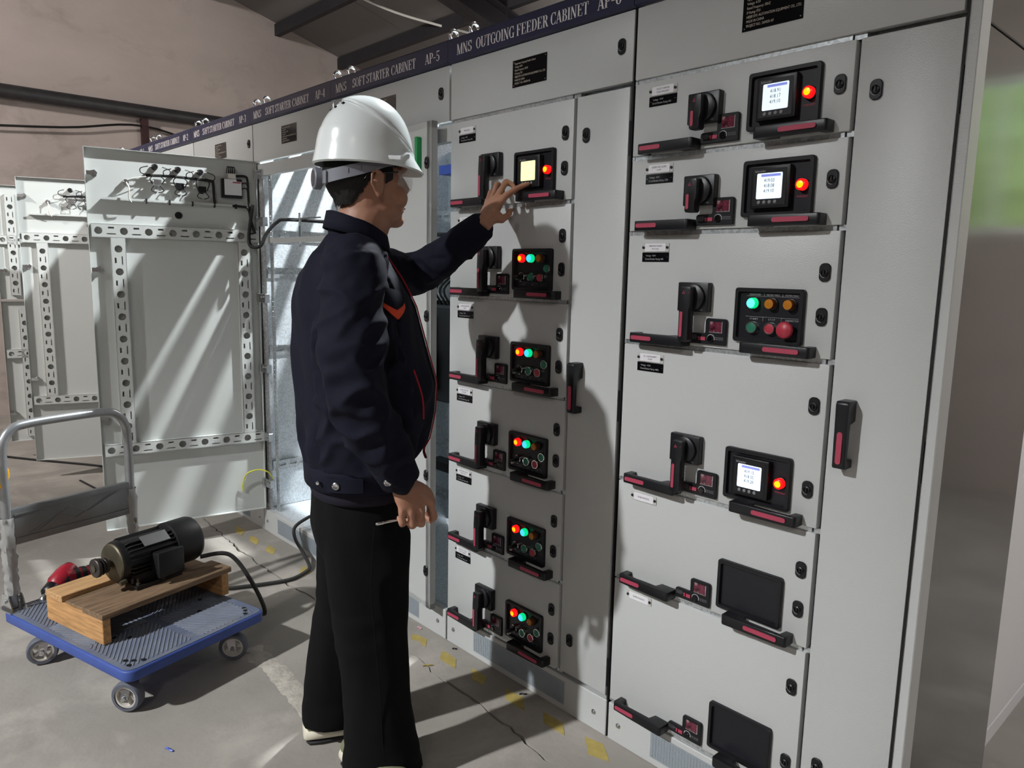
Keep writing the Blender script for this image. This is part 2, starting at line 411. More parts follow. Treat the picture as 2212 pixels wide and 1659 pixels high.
# ================================================================== banner lettering (condensed serif, drawn stroke by stroke)
TH, TN = .15, .055
def G(ch):
    q = []
    def R(x0, y0, x1, y1): q.append([(x0, y0), (x1, y0), (x1, y1), (x0, y1)])
    def V(x, y0=0, y1=1, t=TH, s=(1, 1)):
        R(x-t/2, y0, x+t/2, y1)
        if s[0]: R(x-t/2-.07, y0, x+t/2+.07, y0+.045)
        if s[1]: R(x-t/2-.07, y1-.045, x+t/2+.07, y1)
    def H(y, x0, x1, t=TN): R(x0, y-t/2, x1, y+t/2)
    def D(x0, y0, x1, y1, t): q.append([(x0-t/2, y0), (x0+t/2, y0), (x1+t/2, y1), (x1-t/2, y1)])
    def A(cx, cy, rx, ry, a0, a1, T=TH, n=14):
        for i in range(n):
            p = []
            for a in (a0+(a1-a0)*i/n, a0+(a1-a0)*(i+1)/n):
                a = math.radians(a); t = TN+(T-TN)*abs(math.cos(a))
                p.append(((cx+rx*math.cos(a), cy+ry*math.sin(a)), (cx+(rx-t)*math.cos(a), cy+(ry-TN)*math.sin(a))))
            q.append([p[0][0], p[1][0], p[1][1], p[0][1]])
    w = .62
    if ch == 'M': V(.13, t=TN); D(.16, 1, .42, 0, TH); D(.42, 0, .7, 1, TN); V(.72); w = .86
    elif ch == 'N': V(.12, t=TN); D(.14, 1, .56, 0, TH); V(.58, t=TN, s=(0, 1)); w = .72
    elif ch == 'S': A(.29, .74, .24, .26, 20, 265); A(.29, .26, .26, .26, 85, -165); R(.47, .68, .53, 1); R(.03, 0, .08, .32); w = .58
    elif ch == 'O': A(.34, .5, .32, .5, 0, 360, n=24); w = .7
    elif ch == 'F': V(.17); H(.97, .1, .55); H(.52, .2, .44); R(.5, .76, .56, 1); R(.41, .4, .45, .64); w = .6
    elif ch == 'E': V(.17); H(.97, .1, .55); H(.52, .2, .44); H(.03, .1, .57); R(.5, .76, .56, 1); R(.41, .4, .45, .64); R(.53, 0, .58, .27); w = .63
    elif ch == 'T': V(.31, s=(1, 0)); H(.97, .02, .6); R(.02, .72, .07, 1); R(.55, .72, .6, 1); w = .62
    elif ch == 'A': D(.1, 0, .31, 1, TN); D(.55, 0, .33, 1, TH); H(.32, .16, .48); R(.0, 0, .2, .045); R(.42, 0, .68, .045); w = .66
    elif ch == 'R': V(.17); A(.3, .74, .27, .26, -90, 90); H(.97, .1, .32); H(.5, .1, .32); D(.36, .5, .58, 0, TH); R(.48, 0, .68, .045); w = .68
    elif ch == 'P': V(.17); A(.3, .72, .29, .28, -90, 90); H(.97, .1, .32); H(.46, .1, .32); w = .6
    elif ch == 'B': V(.17); A(.3, .75, .25, .25, -90, 90); A(.3, .26, .3, .27, -90, 90); H(.97, .1, .32); H(.51, .1, .32); H(.03, .1, .32); w = .63
    elif ch == 'D': V(.17); A(.27, .5, .38, .5, -90, 90, n=18); H(.97, .1, .3); H(.03, .1, .3); w = .68
    elif ch == 'C': A(.35, .5, .32, .5, 50, 310, n=20); R(.54, .68, .6, 1); R(.55, .05, .6, .3); w = .64
    elif ch == 'G': A(.35, .5, .32, .5, 50, 320, n=20); R(.54, .68, .6, 1); V(.56, 0, .42, s=(0, 1)); w = .7
    elif ch == 'I': V(.17); w = .34
    elif ch == 'U': V(.14, .25, 1, s=(0, 1)); V(.58, .25, 1, t=TN, s=(0, 1)); A(.335, .27, .27, .27, 180, 360); w = .72
    elif ch == '-': H(.42, .05, .4, .07); w = .45
    elif ch == '1': V(.25, s=(1, 0)); D(.1, .8, .25, 1, .08); w = .48
    elif ch == '2': A(.27, .72, .24, .28, 160, -40); D(.06, .03, .42, .52, .1); H(.06, .04, .54, .11); w = .56
    elif ch == '3': A(.25, .75, .22, .25, 150, -90); A(.25, .26, .26, .26, 90, -150); w = .54
    elif ch == '4': V(.37, s=(1, 0)); D(.04, .3, .35, 1, .06); H(.28, .02, .54); w = .56
    elif ch == '5': A(.26, .31, .26, .31, 120, -150); R(.1, .52, .155, 1); H(.95, .1, .5, .1); w = .56
    elif ch == '6': A(.28, .31, .25, .31, 0, 360, n=20); A(.42, .4, .4, .6, 120, 180); w = .56
    return q, w
def word(mb, s, x0, x1, z0, h, y):
    adv = sum(G(c)[1] for c in s); k = (x1-x0)/adv; x = x0
    for c in s:
        q, w = G(c)
        for p in q:
            P = [(x+u*k, y, z0+v*h) for u, v in p]
            n = len(P); mb.add(P, [tuple(range(n))])
        x += w*k

# ================================================================== shared cabinet fittings
ZB, EU = .127, .0247
def pull_poly(L, flip):
    P = [(0, 0), (0, -.034), (.004, -.039), (.06, -.041), (L*.62, -.042), (L-.006, -.044), (L, -.04), (L, 0), (L-.047, 0), (L-.052, -.024), (.022, -.026), (.019, 0)]
    if flip: P = [(L-x, y) for x, y in P]
    return P
def mk(name, mats, fn, smooth=None):
    b = MB(); fn(b); return b.mesh(name, mats, smooth)
HL = mk('pull_handle', 'black_plastic', lambda b: b.prism(pull_poly(.172, False), 'z', 0, .026, c=.0022, seg=2), 40)
HR = mk('pull_handle', 'black_plastic', lambda b: b.prism(pull_poly(.172, True), 'z', 0, .026, c=.0022, seg=2), 40)
STR_L = mk('handle_strip', 'crimson', lambda b: b.prism(rrect(.01, .076, .008, .019, .005), 'y', -.0412, -.0428))
STR_R = mk('handle_strip', 'crimson', lambda b: b.prism(rrect(.062, .15, .008, .019, .005), 'y', -.0412, -.0435))
def tallh(b):
    P = [(u, v) for u, v in pull_poly(.152, False)]
    b.M = Matrix(((0, 0, 1, 0), (0, 1, 0, 0), (1, 0, 0, 0), (0, 0, 0, 1)))
    b.prism(P, 'z', 0, .028, c=.0025, seg=2)
TALLH = mk('pull_handle', 'black_plastic', tallh, 40)
TALLS = mk('handle_strip', 'crimson', lambda b: b.prism(rrect(.008, .02, .012, .084, .0058), 'y', -.0405, -.0432))
def lockf(b):
    b.prism(rrect(-.013, .013, -.0205, .0205, .011, 6), 'y', 0, -.005, c=.0015)
    b.lathe([(.0085, 0), (.0085, .008), (.006, .0095), (.0055, .006)], (0, 0, 0), (0, -1, 0), 18)
    b.box(-.0015, .0015, -.0098, -.006, -.005, .005)
LOCK = mk('cam_lock', 'black_plastic', lockf, 40)
def lockm(b):
    for i in range(7):
        a0, a1 = math.radians(190+i*12), math.radians(190+(i+1)*12)
        P = [(.0108*math.cos(a), -.0052, .012*math.sin(a)) for a in (a0, a1)]+[(.0100*math.cos(a), -.0052, .0112*math.sin(a)) for a in (a1, a0)]
        b.add(P, [(0, 1, 2, 3)])
LOCKM = mk('lock_mark', 'text_grey', lockm)
def rot_base(b):
    b.box(-.045, .045, -.021, 0, -.037, .037, c=.003, seg=2)
    b.lathe([(.034, .021), (.034, .03), (.031, .032)], (.004, 0, 0), (0, -1, 0), 28)
ROT = mk('rotary_switch', 'black_plastic', rot_base, 40)
def lever(z0):
    def f(b):
        b.prism([(-.014, .026), (.014, .026), (.016, .02), (.016, -.02), (.012, -.03), (.012, z0+.004), (.009, z0), (-.013, z0), (-.0165, z0+.004), (-.0165, -.02)], 'y', -.03, -.055, c=.002, seg=2)
    return mk('switch_lever', 'black_plastic', f, 40)
LEV = {0: lever(-.056), 1: lever(-.112)}
LEVS = {0: mk('lever_strip', 'crimson', lambda b: b.prism(rrect(-.0125, -.0045, -.048, -.012, .0035), 'y', -.0545, -.0562)),
        1: mk('lever_strip', 'crimson', lambda b: b.prism(rrect(-.0125, -.0045, -.1, -.036, .0035), 'y', -.0545, -.0562))}
def tri(b):
    o = [(-.0085, .0085), (.0005, .0085), (-.004, .0165)]; i = [(-.0066, .0097), (-.0014, .0097), (-.004, .0143)]
    b.add([(x, -.0555, z) for x, z in o+i], [(0, 1, 4, 3), (1, 2, 5, 4), (2, 0, 3, 5)])
TRI = mk('warning_mark', 'crimson', tri)
Lp = [(0, 0), (.106, 0), (.106, .062), (.102, .066), (.05, .066), (.046, .062), (.046, .03), (.042, .027), (.004, .027), (0, .023)]
LMOD = mk('interlock_module', 'black_plastic', lambda b: b.prism(Lp, 'y', 0, -.009, c=.0015), 40)
LWIN = mk('interlock_window', ['glass_red', 'text_grey'], lambda b: b.box(.059, .094, -.0098, -.009, .032, .058).box(.058, .095, -.0095, -.009, .031, .0322, 1).box(.0938, .095, -.0099, -.009, .031, .059, 1))
LTAB = mk('interlock_tab', 'crimson', lambda b: b.box(.029, .033, -.012, -.009, .0095, .0185).box(.036, .049, -.0115, -.009, .0095, .0185))
def lk(b):
    b.lathe([(.0085, .009), (.0085, .013), (.007, .0145)], (.064, 0, .0155), (0, -1, 0), 20)
LKNOB = mk('interlock_knob', 'black_gloss', lk, 40)
def lkr(b):
    for i in range(14):
        a0, a1 = math.radians(-20+i*15), math.radians(-20+(i+1)*15)
        P = [(.064+.0112*math.cos(a), -.0094, .0155+.0112*math.sin(a)) for a in (a0, a1)]+[(.064+.0094*math.cos(a), -.0094, .0155+.0094*math.sin(a)) for a in (a1, a0)]
        b.add(P, [(0, 1, 2, 3)])
LKR = mk('knob_scale', 'text_grey', lkr)
PW, PH = .176, .13
def bezel(b):
    o = rrect(0, PW, 0, PH, .007); i = rrect(.009, PW-.009, .009, PH-.009, .005); im = rrect(.0115, PW-.0115, .0115, PH-.0115, .004)
    n = len(o)
    rings = [[(x, 0, z) for x, z in o], [(x, -.010, z) for x, z in o], [(x+(.0015 if x < PW/2 else -.0015), -.012, z+(.0015 if z < PH/2 else -.0015)) for x, z in o],
             [(x, -.012, z) for x, z in i], [(x, -.002, z) for x, z in im]]
    b.loft(rings, cap=False)
BEZ = mk('panel_bezel', 'black_plastic', bezel, 40)
BACKP = mk('panel_plate', 'panel_black', lambda b: b.box(.008, PW-.008, -.0035, 0, .008, PH-.008))
def lampm(core, rim, cr=.62, r=.0128):
    def f(b):
        b.lathe([(r+.0022, .0035), (r+.0022, .007), (r+.001, .008)], (0, 0, 0), (0, -1, 0), 24, 2)
        b.lathe([(r, .006), (r, .0185), (r-.0012, .0205)], (0, 0, 0), (0, -1, 0), 24, 0, cap=False)
        b.lathe([(r-.0012, .0205), (r*cr, .0226)], (0, 0, 0), (0, -1, 0), 24, 0, cap=False)
        b.lathe([(r*cr, .0226), (r*.35, .0235), (.0005, .0238)], (0, 0, 0), (0, -1, 0), 24, 1)
    return mk('indicator_lamp', [rim, core, 'black_plastic'], f, 50)
LAMPS = dict(red=lampm('lamp_red_core', 'lamp_red'), cyan=lampm('lamp_cyan_core', 'lamp_green', .84), green=lampm('lamp_green_core', 'lamp_green', .84), amber=lampm('amber_off', 'amber_rim', .86))
def pbtn(core):
    def f(b):
        b.lathe([(.0145, .0035), (.0145, .013), (.0135, .0145), (.0118, .0145), (.0115, .0125)], (0, 0, 0), (0, -1, 0), 24, 1)
        b.lathe([(.0115, .011), (.0115, .0128), (.009, .0134), (.0005, .0134)], (0, 0, 0), (0, -1, 0), 24, 0)
    return mk('push_button', [core, 'chrome'], f, 50)
BTN = dict(green=pbtn('green_btn'), red=pbtn('red_btn'))
def mush(b):
    b.lathe([(.012, .0035), (.012, .02)], (0, 0, 0), (0, -1, 0), 24, 1)
    b.lathe([(.0155, .018), (.0195, .022), (.0195, .029), (.0165, .033), (.0005, .0345)], (0, 0, 0), (0, -1, 0), 28, 0)
    for i in range(8):
        a0, a1 = math.radians(-60+i*13), math.radians(-60+(i+1)*13)
        P = [(.0125*math.cos(a), -.0345, .0125*math.sin(a)) for a in (a0, a1)]+[(.0116*math.cos(a), -.0345, .0116*math.sin(a)) for a in (a1, a0)]
        b.add(P, [(0, 1, 2, 3)], 2)
MUSH = mk('emergency_button', ['red_btn', 'black_plastic', 'crimson'], mush, 50)
def keysw(b):
    b.lathe([(.0145, .0035), (.0145, .014), (.0132, .015), (.0122, .0145)], (0, 0, 0), (0, -1, 0), 24, 1, cap=False)
    b.lathe([(.0122, .01), (.0118, .016), (.0005, .016)], (0, 0, 0), (0, -1, 0), 24, 0)
    b.M = Matrix.Rotation(math.radians(-28), 4, 'Y')
    b.box(-.003, .003, -.042, -.016, -.0055, .0055, 0, c=.0008)
    b.box(-.0008, .0008, -.044, -.03, -.0115, -.004, 1); b.M = None
KEYS = mk('key_switch', ['black_plastic', 'chrome'], keysw, 50)
METER = mk('power_meter', 'black_plastic', lambda b: b.prism(rrect(-.049, .049, -.048, .048, .003), 'y', -.0035, -.021, c=.0025, seg=2).prism(rrect(-.041, .041, -.042, .041, .002), 'y', -.021, -.0218), 40)
SCR = {k: mk('meter_screen', k, lambda b: b.prism(rrect(-.0315, .0315, -.027, .031, .003), 'y', -.0215, -.0224)) for k in ('screen', 'screen_yellow')}
SBAR = mk('screen_bar', 'screen_bar', lambda b: b.box(-.021, .027, -.0227, -.0224, .0228, .0285))
MBTN = mk('meter_buttons', 'text_dim', lambda b: [b.lathe([(.0042, .0217), (.0042, .023), (.003, .0236)], (x, 0, -.0345), (0, -1, 0), 12) for x in (-.024, -.0105, .003, .0165)] and None, 40)
LBLW = mk('circuit_label', ['label_clear', 'label_white', 'black_plastic'], lambda b: [b.prism(rrect(0, .087, 0, .0235, .003), 'y', 0, -.0022), b.prism(rrect(.0095, .0765, .0015, .022, .001), 'y', -.0022, -.003, 1), b.lathe([(.0038, .002), (.0038, .0045), (.002, .0052)], (.0045, 0, .0118), (0, -1, 0), 12, 2), b.lathe([(.0038, .002), (.0038, .0045), (.002, .0052)], (.0822, 0, .0118), (0, -1, 0), 12, 2)] and None, 40)
LBLB = mk('rating_label', ['black_gloss', 'chrome'], lambda b: [b.prism(rrect(0, .087, 0, .0245, .0012), 'y', 0, -.0012), b.lathe([(.0017, .001), (.0012, .0022)], (.005, 0, .0125), (0, -1, 0), 10, 1), b.lathe([(.0017, .001), (.0012, .0022)], (.082, 0, .0125), (0, -1, 0), 10, 1)] and None)
NPL = mk('name_plate', ['black_gloss', 'chrome'], lambda b: [b.box(0, .15, -.0015, 0, 0, .08)]+[b.lathe([(.0022, .0013), (.0014, .0026)], (x, 0, z), (0, -1, 0), 10, 1) for x in (.006, .144) for z in (.006, .074)] and None)
SCREW = mk('plinth_screw', 'zinc', lambda b: b.lathe([(.0085, 0), (.0085, .0012), (.005, .0014), (.0055, .005), (.003, .0065)], (0, 0, 0), (0, -1, 0), 14), 40)
def eye(b):
    b.tube([(.0, .0, .026)] and [(.0, .0175*math.cos(a), .029+.0175*math.sin(a)) for a in [2*math.pi*i/20 for i in range(20)]], .0058, 8, closed=True)
    b.cyl((0, 0, -.002), (0, 0, .012), .011, .009, 14); b.cyl((0, 0, -.006), (0, 0, -.002), .017, n=16)
EYE = mk('lifting_eye', 'chrome', eye, 50)

def put_lock(parent, x, z, y=0):
    o = obj('cam_lock', LOCK, parent, (x, y, z)); obj('lock_mark', LOCKM, parent, (x, y, z))
def door_plate(name, x0, x1, z0, z1, parent, y0=0, y1=.022, mt='paint'):
    o = MB().box(0, x1-x0, y0, y1, 0, z1-z0, c=.0022, seg=2).build(name, mt, parent, (x0, 0, z0), smooth=40); return o
def make_labels(dr, h, top, lines, volt, rating, dx):
    z = h-.02-.0235 if top == 0 else h-.0265-.0235
    obj('circuit_label', LBLW, dr, (.055+dx, 0, z))
    n = len(lines)
    for i, s in enumerate(lines):
        text(s, .0066, 'label_ink', dr, (.055+dx+.0435, -.0032, z+.0118-.0024+(.0038*(n-1))-.0078*i), 'label_lettering', 'CENTER', .72 if len(s) > 15 else .85)
    if rating:
        obj('rating_label', LBLB, dr, (.055+dx, 0, z-.0262))
        text('Voltage:  %s' % volt, .0062, 'text_grey', dr, (.055+dx+.012, -.0015, z-.0262+.0142), 'label_lettering', 'LEFT', .9)
        text('Circuit Breaker Rating: %s' % rating, .0068, 'text_grey', dr, (.055+dx+.010, -.0015, z-.0262+.0052), 'label_lettering', 'LEFT', .78)
def drawer(cab, z0, h, w, kind, labels, dx=0, tall=True, meter=None, yellow=False, nolabel=False, lockz=None, sw=True, interlock=True):
    g = .006
    dr = MB().box(.006, w-.008, 0, .022, g, h-g, c=.0022, seg=2).build('drawer', 'paint', cab, (0, 0, z0), smooth=40)
    px = .35+dx*1.0
    if labels: make_labels(dr, h, 0 if h < .25 else 1, *labels, dx=dx*.3)
    t = 1 if tall else 0
    if sw:
        rz = .132 if tall else .1
        obj('rotary_switch', ROT, dr, (.235+dx*.1, 0, rz))
        obj('switch_lever', LEV[t], dr, (.236+dx*.1, 0, rz)); obj('lever_strip', LEVS[t], dr, (.236+dx*.1, 0, rz))
        obj('warning_mark', TRI, dr, (.236+dx*.1, -.0002, rz))
        text('O  REL', .0065, 'text_dim', dr, (.252+dx*.1, -.0215, rz-.033), 'switch_lettering', 'LEFT', .8)
        text('ON', .005, 'text_dim', dr, (.236, -.0215, rz+.031), 'switch_lettering', 'CENTER', .9)
        text('I', .008, 'crimson', dr, (.246+dx*.1, -.0553, rz+.009), 'switch_lettering', 'CENTER', .9)
    if interlock:
        lx = .224+dx
        obj('interlock_module', LMOD, dr, (lx, 0, .0145)); obj('interlock_window', LWIN, dr, (lx, 0, .0145)); obj('interlock_tab', LTAB, dr, (lx, 0, .0145))
        obj('interlock_knob', LKNOB, dr, (lx, 0, .0145)); obj('knob_scale', LKR, dr, (lx, 0, .0145))
        text('USE LOCKED\nUNLOCK BEFORE\nWITHDRAW', .0042, 'text_dim', dr, (lx+.003, -.0094, .0145+.019), 'module_lettering', 'LEFT', .8)
        text('PUSH DRAWER\nTEST POSITION', .0046, 'text_dim', dr, (lx+.077, -.0094, .0145+.017), 'module_lettering', 'LEFT', .7)
    obj('panel_bezel', BEZ, dr, (px, 0, .03)); obj('panel_plate', BACKP, dr, (px, 0, .03))
    if kind == 'meter':
        mx, mz = px+.0835-.007, .03+.066
        obj('power_meter', METER, dr, (mx, 0, mz)); obj('meter_screen', SCR['screen_yellow' if yellow else 'screen'], dr, (mx, 0, mz))
        obj('meter_buttons', MBTN, dr, (mx, 0, mz)); text('Schneider', .0072, 'text_grey', dr, (mx-.0375, -.0222, mz+.0335), 'meter_lettering', 'LEFT', .95)
        if not yellow: obj('screen_bar', SBAR, dr, (mx, 0, mz))
        for i, s in enumerate(meter):
            mt = 'screen_ink' if not yellow else 'screen_pale'
            text(s, .0115, mt, dr, (mx+.013, -.0227, mz+.0105-.0118*i), 'screen_digits', 'RIGHT', .85)
            text(('Vab', 'Vbc', 'Vca')[i], .006, 'screen_pale', dr, (mx-.027, -.0227, mz+.0105-.0118*i), 'screen_digits', 'LEFT', .9)
            text('V', .006, 'screen_pale', dr, (mx+.022, -.0227, mz+.0125-.0118*i), 'screen_digits', 'LEFT', .9)
        if not yellow: text('LL', .005, 'label_white', dr, (mx+.001, -.0229, mz+.0237), 'screen_digits', 'LEFT', .9)
        obj('indicator_lamp', LAMPS['red'], dr, (px+.151, -.0005, .03+.0665))
        text('POWER INDICATOR', .0062, 'crimson', dr, (px+.1515, -.0037, .03+.0395), 'panel_lettering', 'CENTER', .55)
    elif kind == 'duty':
        bx = px+.048
        for i, k in enumerate(('red', 'cyan', 'amber')): obj('indicator_lamp', LAMPS[k], dr, (bx+.0415*i, -.0005, .03+.0995))
        obj('key_switch', KEYS, dr, (bx, -.0005, .03+.0415)); obj('push_button', BTN['green'], dr, (bx+.041, -.0005, .03+.0415))
        obj('push_button', BTN['red'], dr, (bx+.082, -.0005, .03+.0405)); obj('push_button', BTN['green'], dr, (bx+.11, -.0005, .03+.069))
        for i, s in enumerate(('POWER INDICATE', 'RUN INDICATE', 'FAULT INDICATE')):
            text(s, .0058, ('crimson', 'green_btn', 'text_dim')[i], dr, (bx+.0415*i, -.0037, .03+.1155), 'panel_lettering', 'CENTER', .58)
        for i, s in enumerate(('LOC/REM', 'START', 'STOP')):
            text(s, .0058, 'text_dim', dr, (bx+.041*i, -.0037, .03+.0165), 'panel_lettering', 'CENTER', .8)
        b = MB()
        for zz in (.03+.1135, .03+.0235): b.box(bx-.019, bx+.104, -.0039, -.0036, zz, zz+.0005)
        for i in range(3): b.box(bx+.0215+.0415*i, bx+.022+.0415*i, -.0039, -.0036, .03+.1135, .03+.122); b.box(bx+.0215+.041*i, bx+.022+.041*i, -.0039, -.0036, .03+.0145, .03+.0235)
        b.build('panel_lines', 'text_dim', dr)
    elif kind == 'motor':
        bx = px+.05
        for i, k in enumerate(('green', 'amber', 'amber')): obj('indicator_lamp', LAMPS[k], dr, (bx+.0465*i, -.0005, .03+.094))
        obj('push_button', BTN['green'], dr, (bx, -.0005, .03+.036)); obj('push_button', BTN['red'], dr, (bx+.0465, -.0005, .03+.036))
        obj('emergency_button', MUSH, dr, (bx+.092, -.0005, .03+.036))
        for i, s in enumerate(('MCCB CLOSED', 'MOTOR 1 FAULT', 'MOTOR 2 FAULT')):
            text(s, .0062, 'text_grey', dr, (bx+.0465*i, -.0037, .03+.1125), 'panel_lettering', 'CENTER', .7)
        for i, s in enumerate(('START', 'STOP', 'EMERGENCY STOP')):
            text(s, .0062, 'text_grey', dr, (bx+.0465*i+(.004 if i == 2 else 0), -.0037, .03+.0545), 'panel_lettering', 'CENTER', .62 if i == 2 else .95, sp=1.0 if i == 2 else 1.35)
        b = MB()
        b.box(bx-.022, bx+.116, -.0039, -.0036, .03+.1105, .03+.111); b.box(bx-.022, bx+.116, -.0039, -.0036, .03+.0615, .03+.062)
        for i in range(3): b.box(bx+.0235+.0465*i, bx+.024+.0465*i, -.0039, -.0036, .03+.1105, .03+.12); b.box(bx+.0235+.0465*i, bx+.024+.0465*i, -.0039, -.0036, .03+.0525, .03+.0615)
        b.build('panel_lines', 'text_grey', dr)
    obj('pull_handle', HL, dr, (.05, 0, .004)); obj('handle_strip', STR_L, dr, (.05, 0, .004))
    obj('pull_handle', HR, dr, (.387+dx*.5, 0, .006)); obj('handle_strip', STR_R, dr, (.387+dx*.5, 0, .006))
    for z in lockz: put_lock(dr, .565+dx*1.4, z)
    return dr
ZT = ZB+72*EU
def top_parts(cab, npl_lines, lockx=.755, words=None, w=.8):
    tp = MB().box(.004, w-.006, 0, .022, ZT+.006, 2.094, c=.0022, seg=2).build('top_panel', 'paint', cab, smooth=40)
    put_lock(tp, lockx, 2.007)
    obj('name_plate', NPL, tp, (.318, 0, 1.968))
    for i, s in enumerate(npl_lines):
        text(s, .0085, 'text_warm', tp, (.328, -.0018, 1.968+.067-.0098*i), 'plate_lettering', 'LEFT', .72)
    ns = MB().prism([(-.012, 2.1), (0, 2.096), (.012, 2.096), (.012, 2.172), (-.010, 2.172), (-.012, 2.168)], 'x', .001, w-.001).build('name_strip', 'banner', cab)
    if words:
        for s, a, c in words:
            b = MB(); word(b, s, a, c, 2.114, .034, -.0126); b.build('lettering', 'lettering', ns)
    for x in (.065, w-.045): obj('lifting_eye', EYE, cab, (x, .05, 2.178))
    MB().box(.02, w-.02, .02, .09, 2.15, 2.174).build('top_rail', 'paint', cab)
def plinth(cab, w=.8):
    p = MB().box(.003, w-.006, 0, .03, 0, .117, c=.002).build('plinth', 'paint', cab)
    b = MB().box(.163, .62, -.0014, 0, .022, .1)
    b.build('vent_panel', 'vent', p)
    b = MB()
    for i in range(46): b.box(.172+i*.00975, .1727+i*.00975, -.0024, -.0014, .026, .096)
    for i in range(14): b.box(.168, .615, -.0022, -.0014, .027+i*.005, .0284+i*.005)
    b.build('vent_mesh', 'vent', p)
    for x in (.043, w-.054): obj('plinth_screw', SCREW, p, (x, 0, .058))
    return p
def name_lines(eq, no):
    return ['Equipment: %s' % eq, 'Voltage: 415V', 'Rated Frequency: 50HZ', 'IP Rating: IP31', 'HEBEI SIYU AUTOMATION EQUIPMENT CO., LTD.', 'MADE IN CHINA', 'PROJECT NO.: 2604201-0%d' % no]
SOFT = lambda n: [('MNS', .044, .131), ('SOFT', .178, .274), ('STARTER', .282, .443), ('CABINET', .455, .613), ('AP-%d' % n, .669, .755)]
def cab_root(x, label):
    r = empty('switchgear_cabinet', (x, 0, 0)); tag(r, label, 'cabinet', 'row of switchgear cabinets'); return r
def rails(cab, zs, w):
    for z in zs:
        MB().box(.012, w-.03, .006, .03, z-.006, z+.006).box(w-.026, w, .008, .03, z-.006, z+.006).box(.0, .009, .008, .03, z-.006, z+.006).build('shelf_rail', 'galv', cab)
def tall_door(cab, x0, x1, hinge=True):
    td = MB().box(0, x1-x0, 0, .022, 0, ZT-ZB-.012, c=.0022, seg=2).build('cable_door', 'paint', cab, (x0, 0, ZB+.006), smooth=40)
    for z in (1.79, .25): put_lock(td, .04, z-ZB-.006)
    obj('pull_handle', TALLH, td, (.03, 0, .979-ZB)); obj('handle_strip', TALLS, td, (.03, 0, .979-ZB))
    for z in (1.76, 1.02, .2):
        MB().box(x1-x0-.002, x1-x0+.006, .002, .02, z-.045-ZB, z+.045-ZB).build('hinge', 'black_plastic', td)
    return td

# ---- AP-7: rightmost feeder cabinet
c7 = cab_root(.8, 'rightmost grey feeder cabinet with three white-lit meters and two blank black panels')
MB().box(.0, .8, .03, .70, .0, 2.1).build('body', 'galv', c7)
plinth(c7); top_parts(c7, name_lines('Outgoing Feeder Cabinet', 7))
H7 = [16, 12, 16, 12, 8, 8]; z = ZB; bounds = [ZB]
spec = [dict(kind='blank', labels=(['SPARE BUCKETS'], '', ''), sw=False, lockz=(.094, .292)),
        dict(kind='blank', labels=(['SPARE BUCKETS'], '', ''), sw=False, lockz=(.097, .195)),
        dict(kind='meter', labels=(['IN - DAM SLURRY', 'PUMP'], '415V', '400A'), meter=('419.15', '418.05', '419.20'), lockz=(.095, .292)),
        dict(kind='motor', labels=(['VIBRATING SCREEN', 'MOTORS'], '415V', '40A'), lockz=(.1, .199)),
        dict(kind='meter', labels=(['SCREEN FEED SLURRY', 'PUMP'], '415V', '125A'), meter=('419.03', '418.08', '419.10'), tall=False, lockz=(.105,)),
        dict(kind='meter', labels=(['FACILITY SERVICES', 'MAIN BREAKER'], '415V', '63A'), meter=('418.91', '418.17', '419.10'), tall=False, lockz=(.105,))]
for n, sp in zip(H7, spec):
    drawer(c7, z, n*EU, .6, **sp); z += n*EU; bounds.append(z)
rails(c7, bounds, .61)
tall_door(c7, .602, .798)
MB().box(.8, .824, .004, .06, .0, 2.2, c=.002).build('corner_post', 'paint', c7)
MB().box(.800, .803, -.001, .012, .02, 2.1).build('seal_strip', 'black_rubber', c7)
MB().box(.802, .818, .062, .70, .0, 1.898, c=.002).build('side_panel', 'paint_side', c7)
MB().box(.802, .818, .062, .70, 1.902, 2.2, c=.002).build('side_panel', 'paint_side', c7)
# ---- AP-6
c6 = cab_root(0, 'grey feeder cabinet the worker is touching, with five lit push-button panels')
MB().box(.0, .8, .03, .70, .0, 2.1).build('body', 'galv', c6)
plinth(c6)
top_parts(c6, name_lines('Outgoing Feeder Cabinet', 6), words=[('MNS', .049, .129), ('OUTGOING', .15, .334), ('FEEDER', .343, .481), ('CABINET', .49, .639), ('AP-6', .671, .757)])
z = ZB; bounds = [ZB]
L6 = [(['SCREEN SPRAY WATER', 'PUMP STANDBY'], '415V', '63A'), (['SCREEN SPRAY WATER', 'PUMP DUTY'], '415V', '63A'), (['GLAND WATER PUMP', 'STANDBY'], '415V', '40A'),
      (['GLAND WATER PUMP', 'DUTY'], '415V', '40A'), (['PROCESS WATER', 'PUMP'], '415V', '40A'), (['MAIN UNIT'], '415V', '250A')]
for k in range(6):
    drawer(c6, z, 12*EU, .592, kind='meter' if k == 5 else 'duty', labels=L6[k], dx=-.008, yellow=True, meter=('419', '418', '419') if k == 5 else None, lockz=(.097, .197), interlock=k < 5)
    z += 12*EU; bounds.append(z)
rails(c6, bounds, .603)
tall_door(c6, .596, .788)
MB().box(.791, .797, .004, .03, .0, 2.1).build('seal_strip', 'black_rubber', c6)
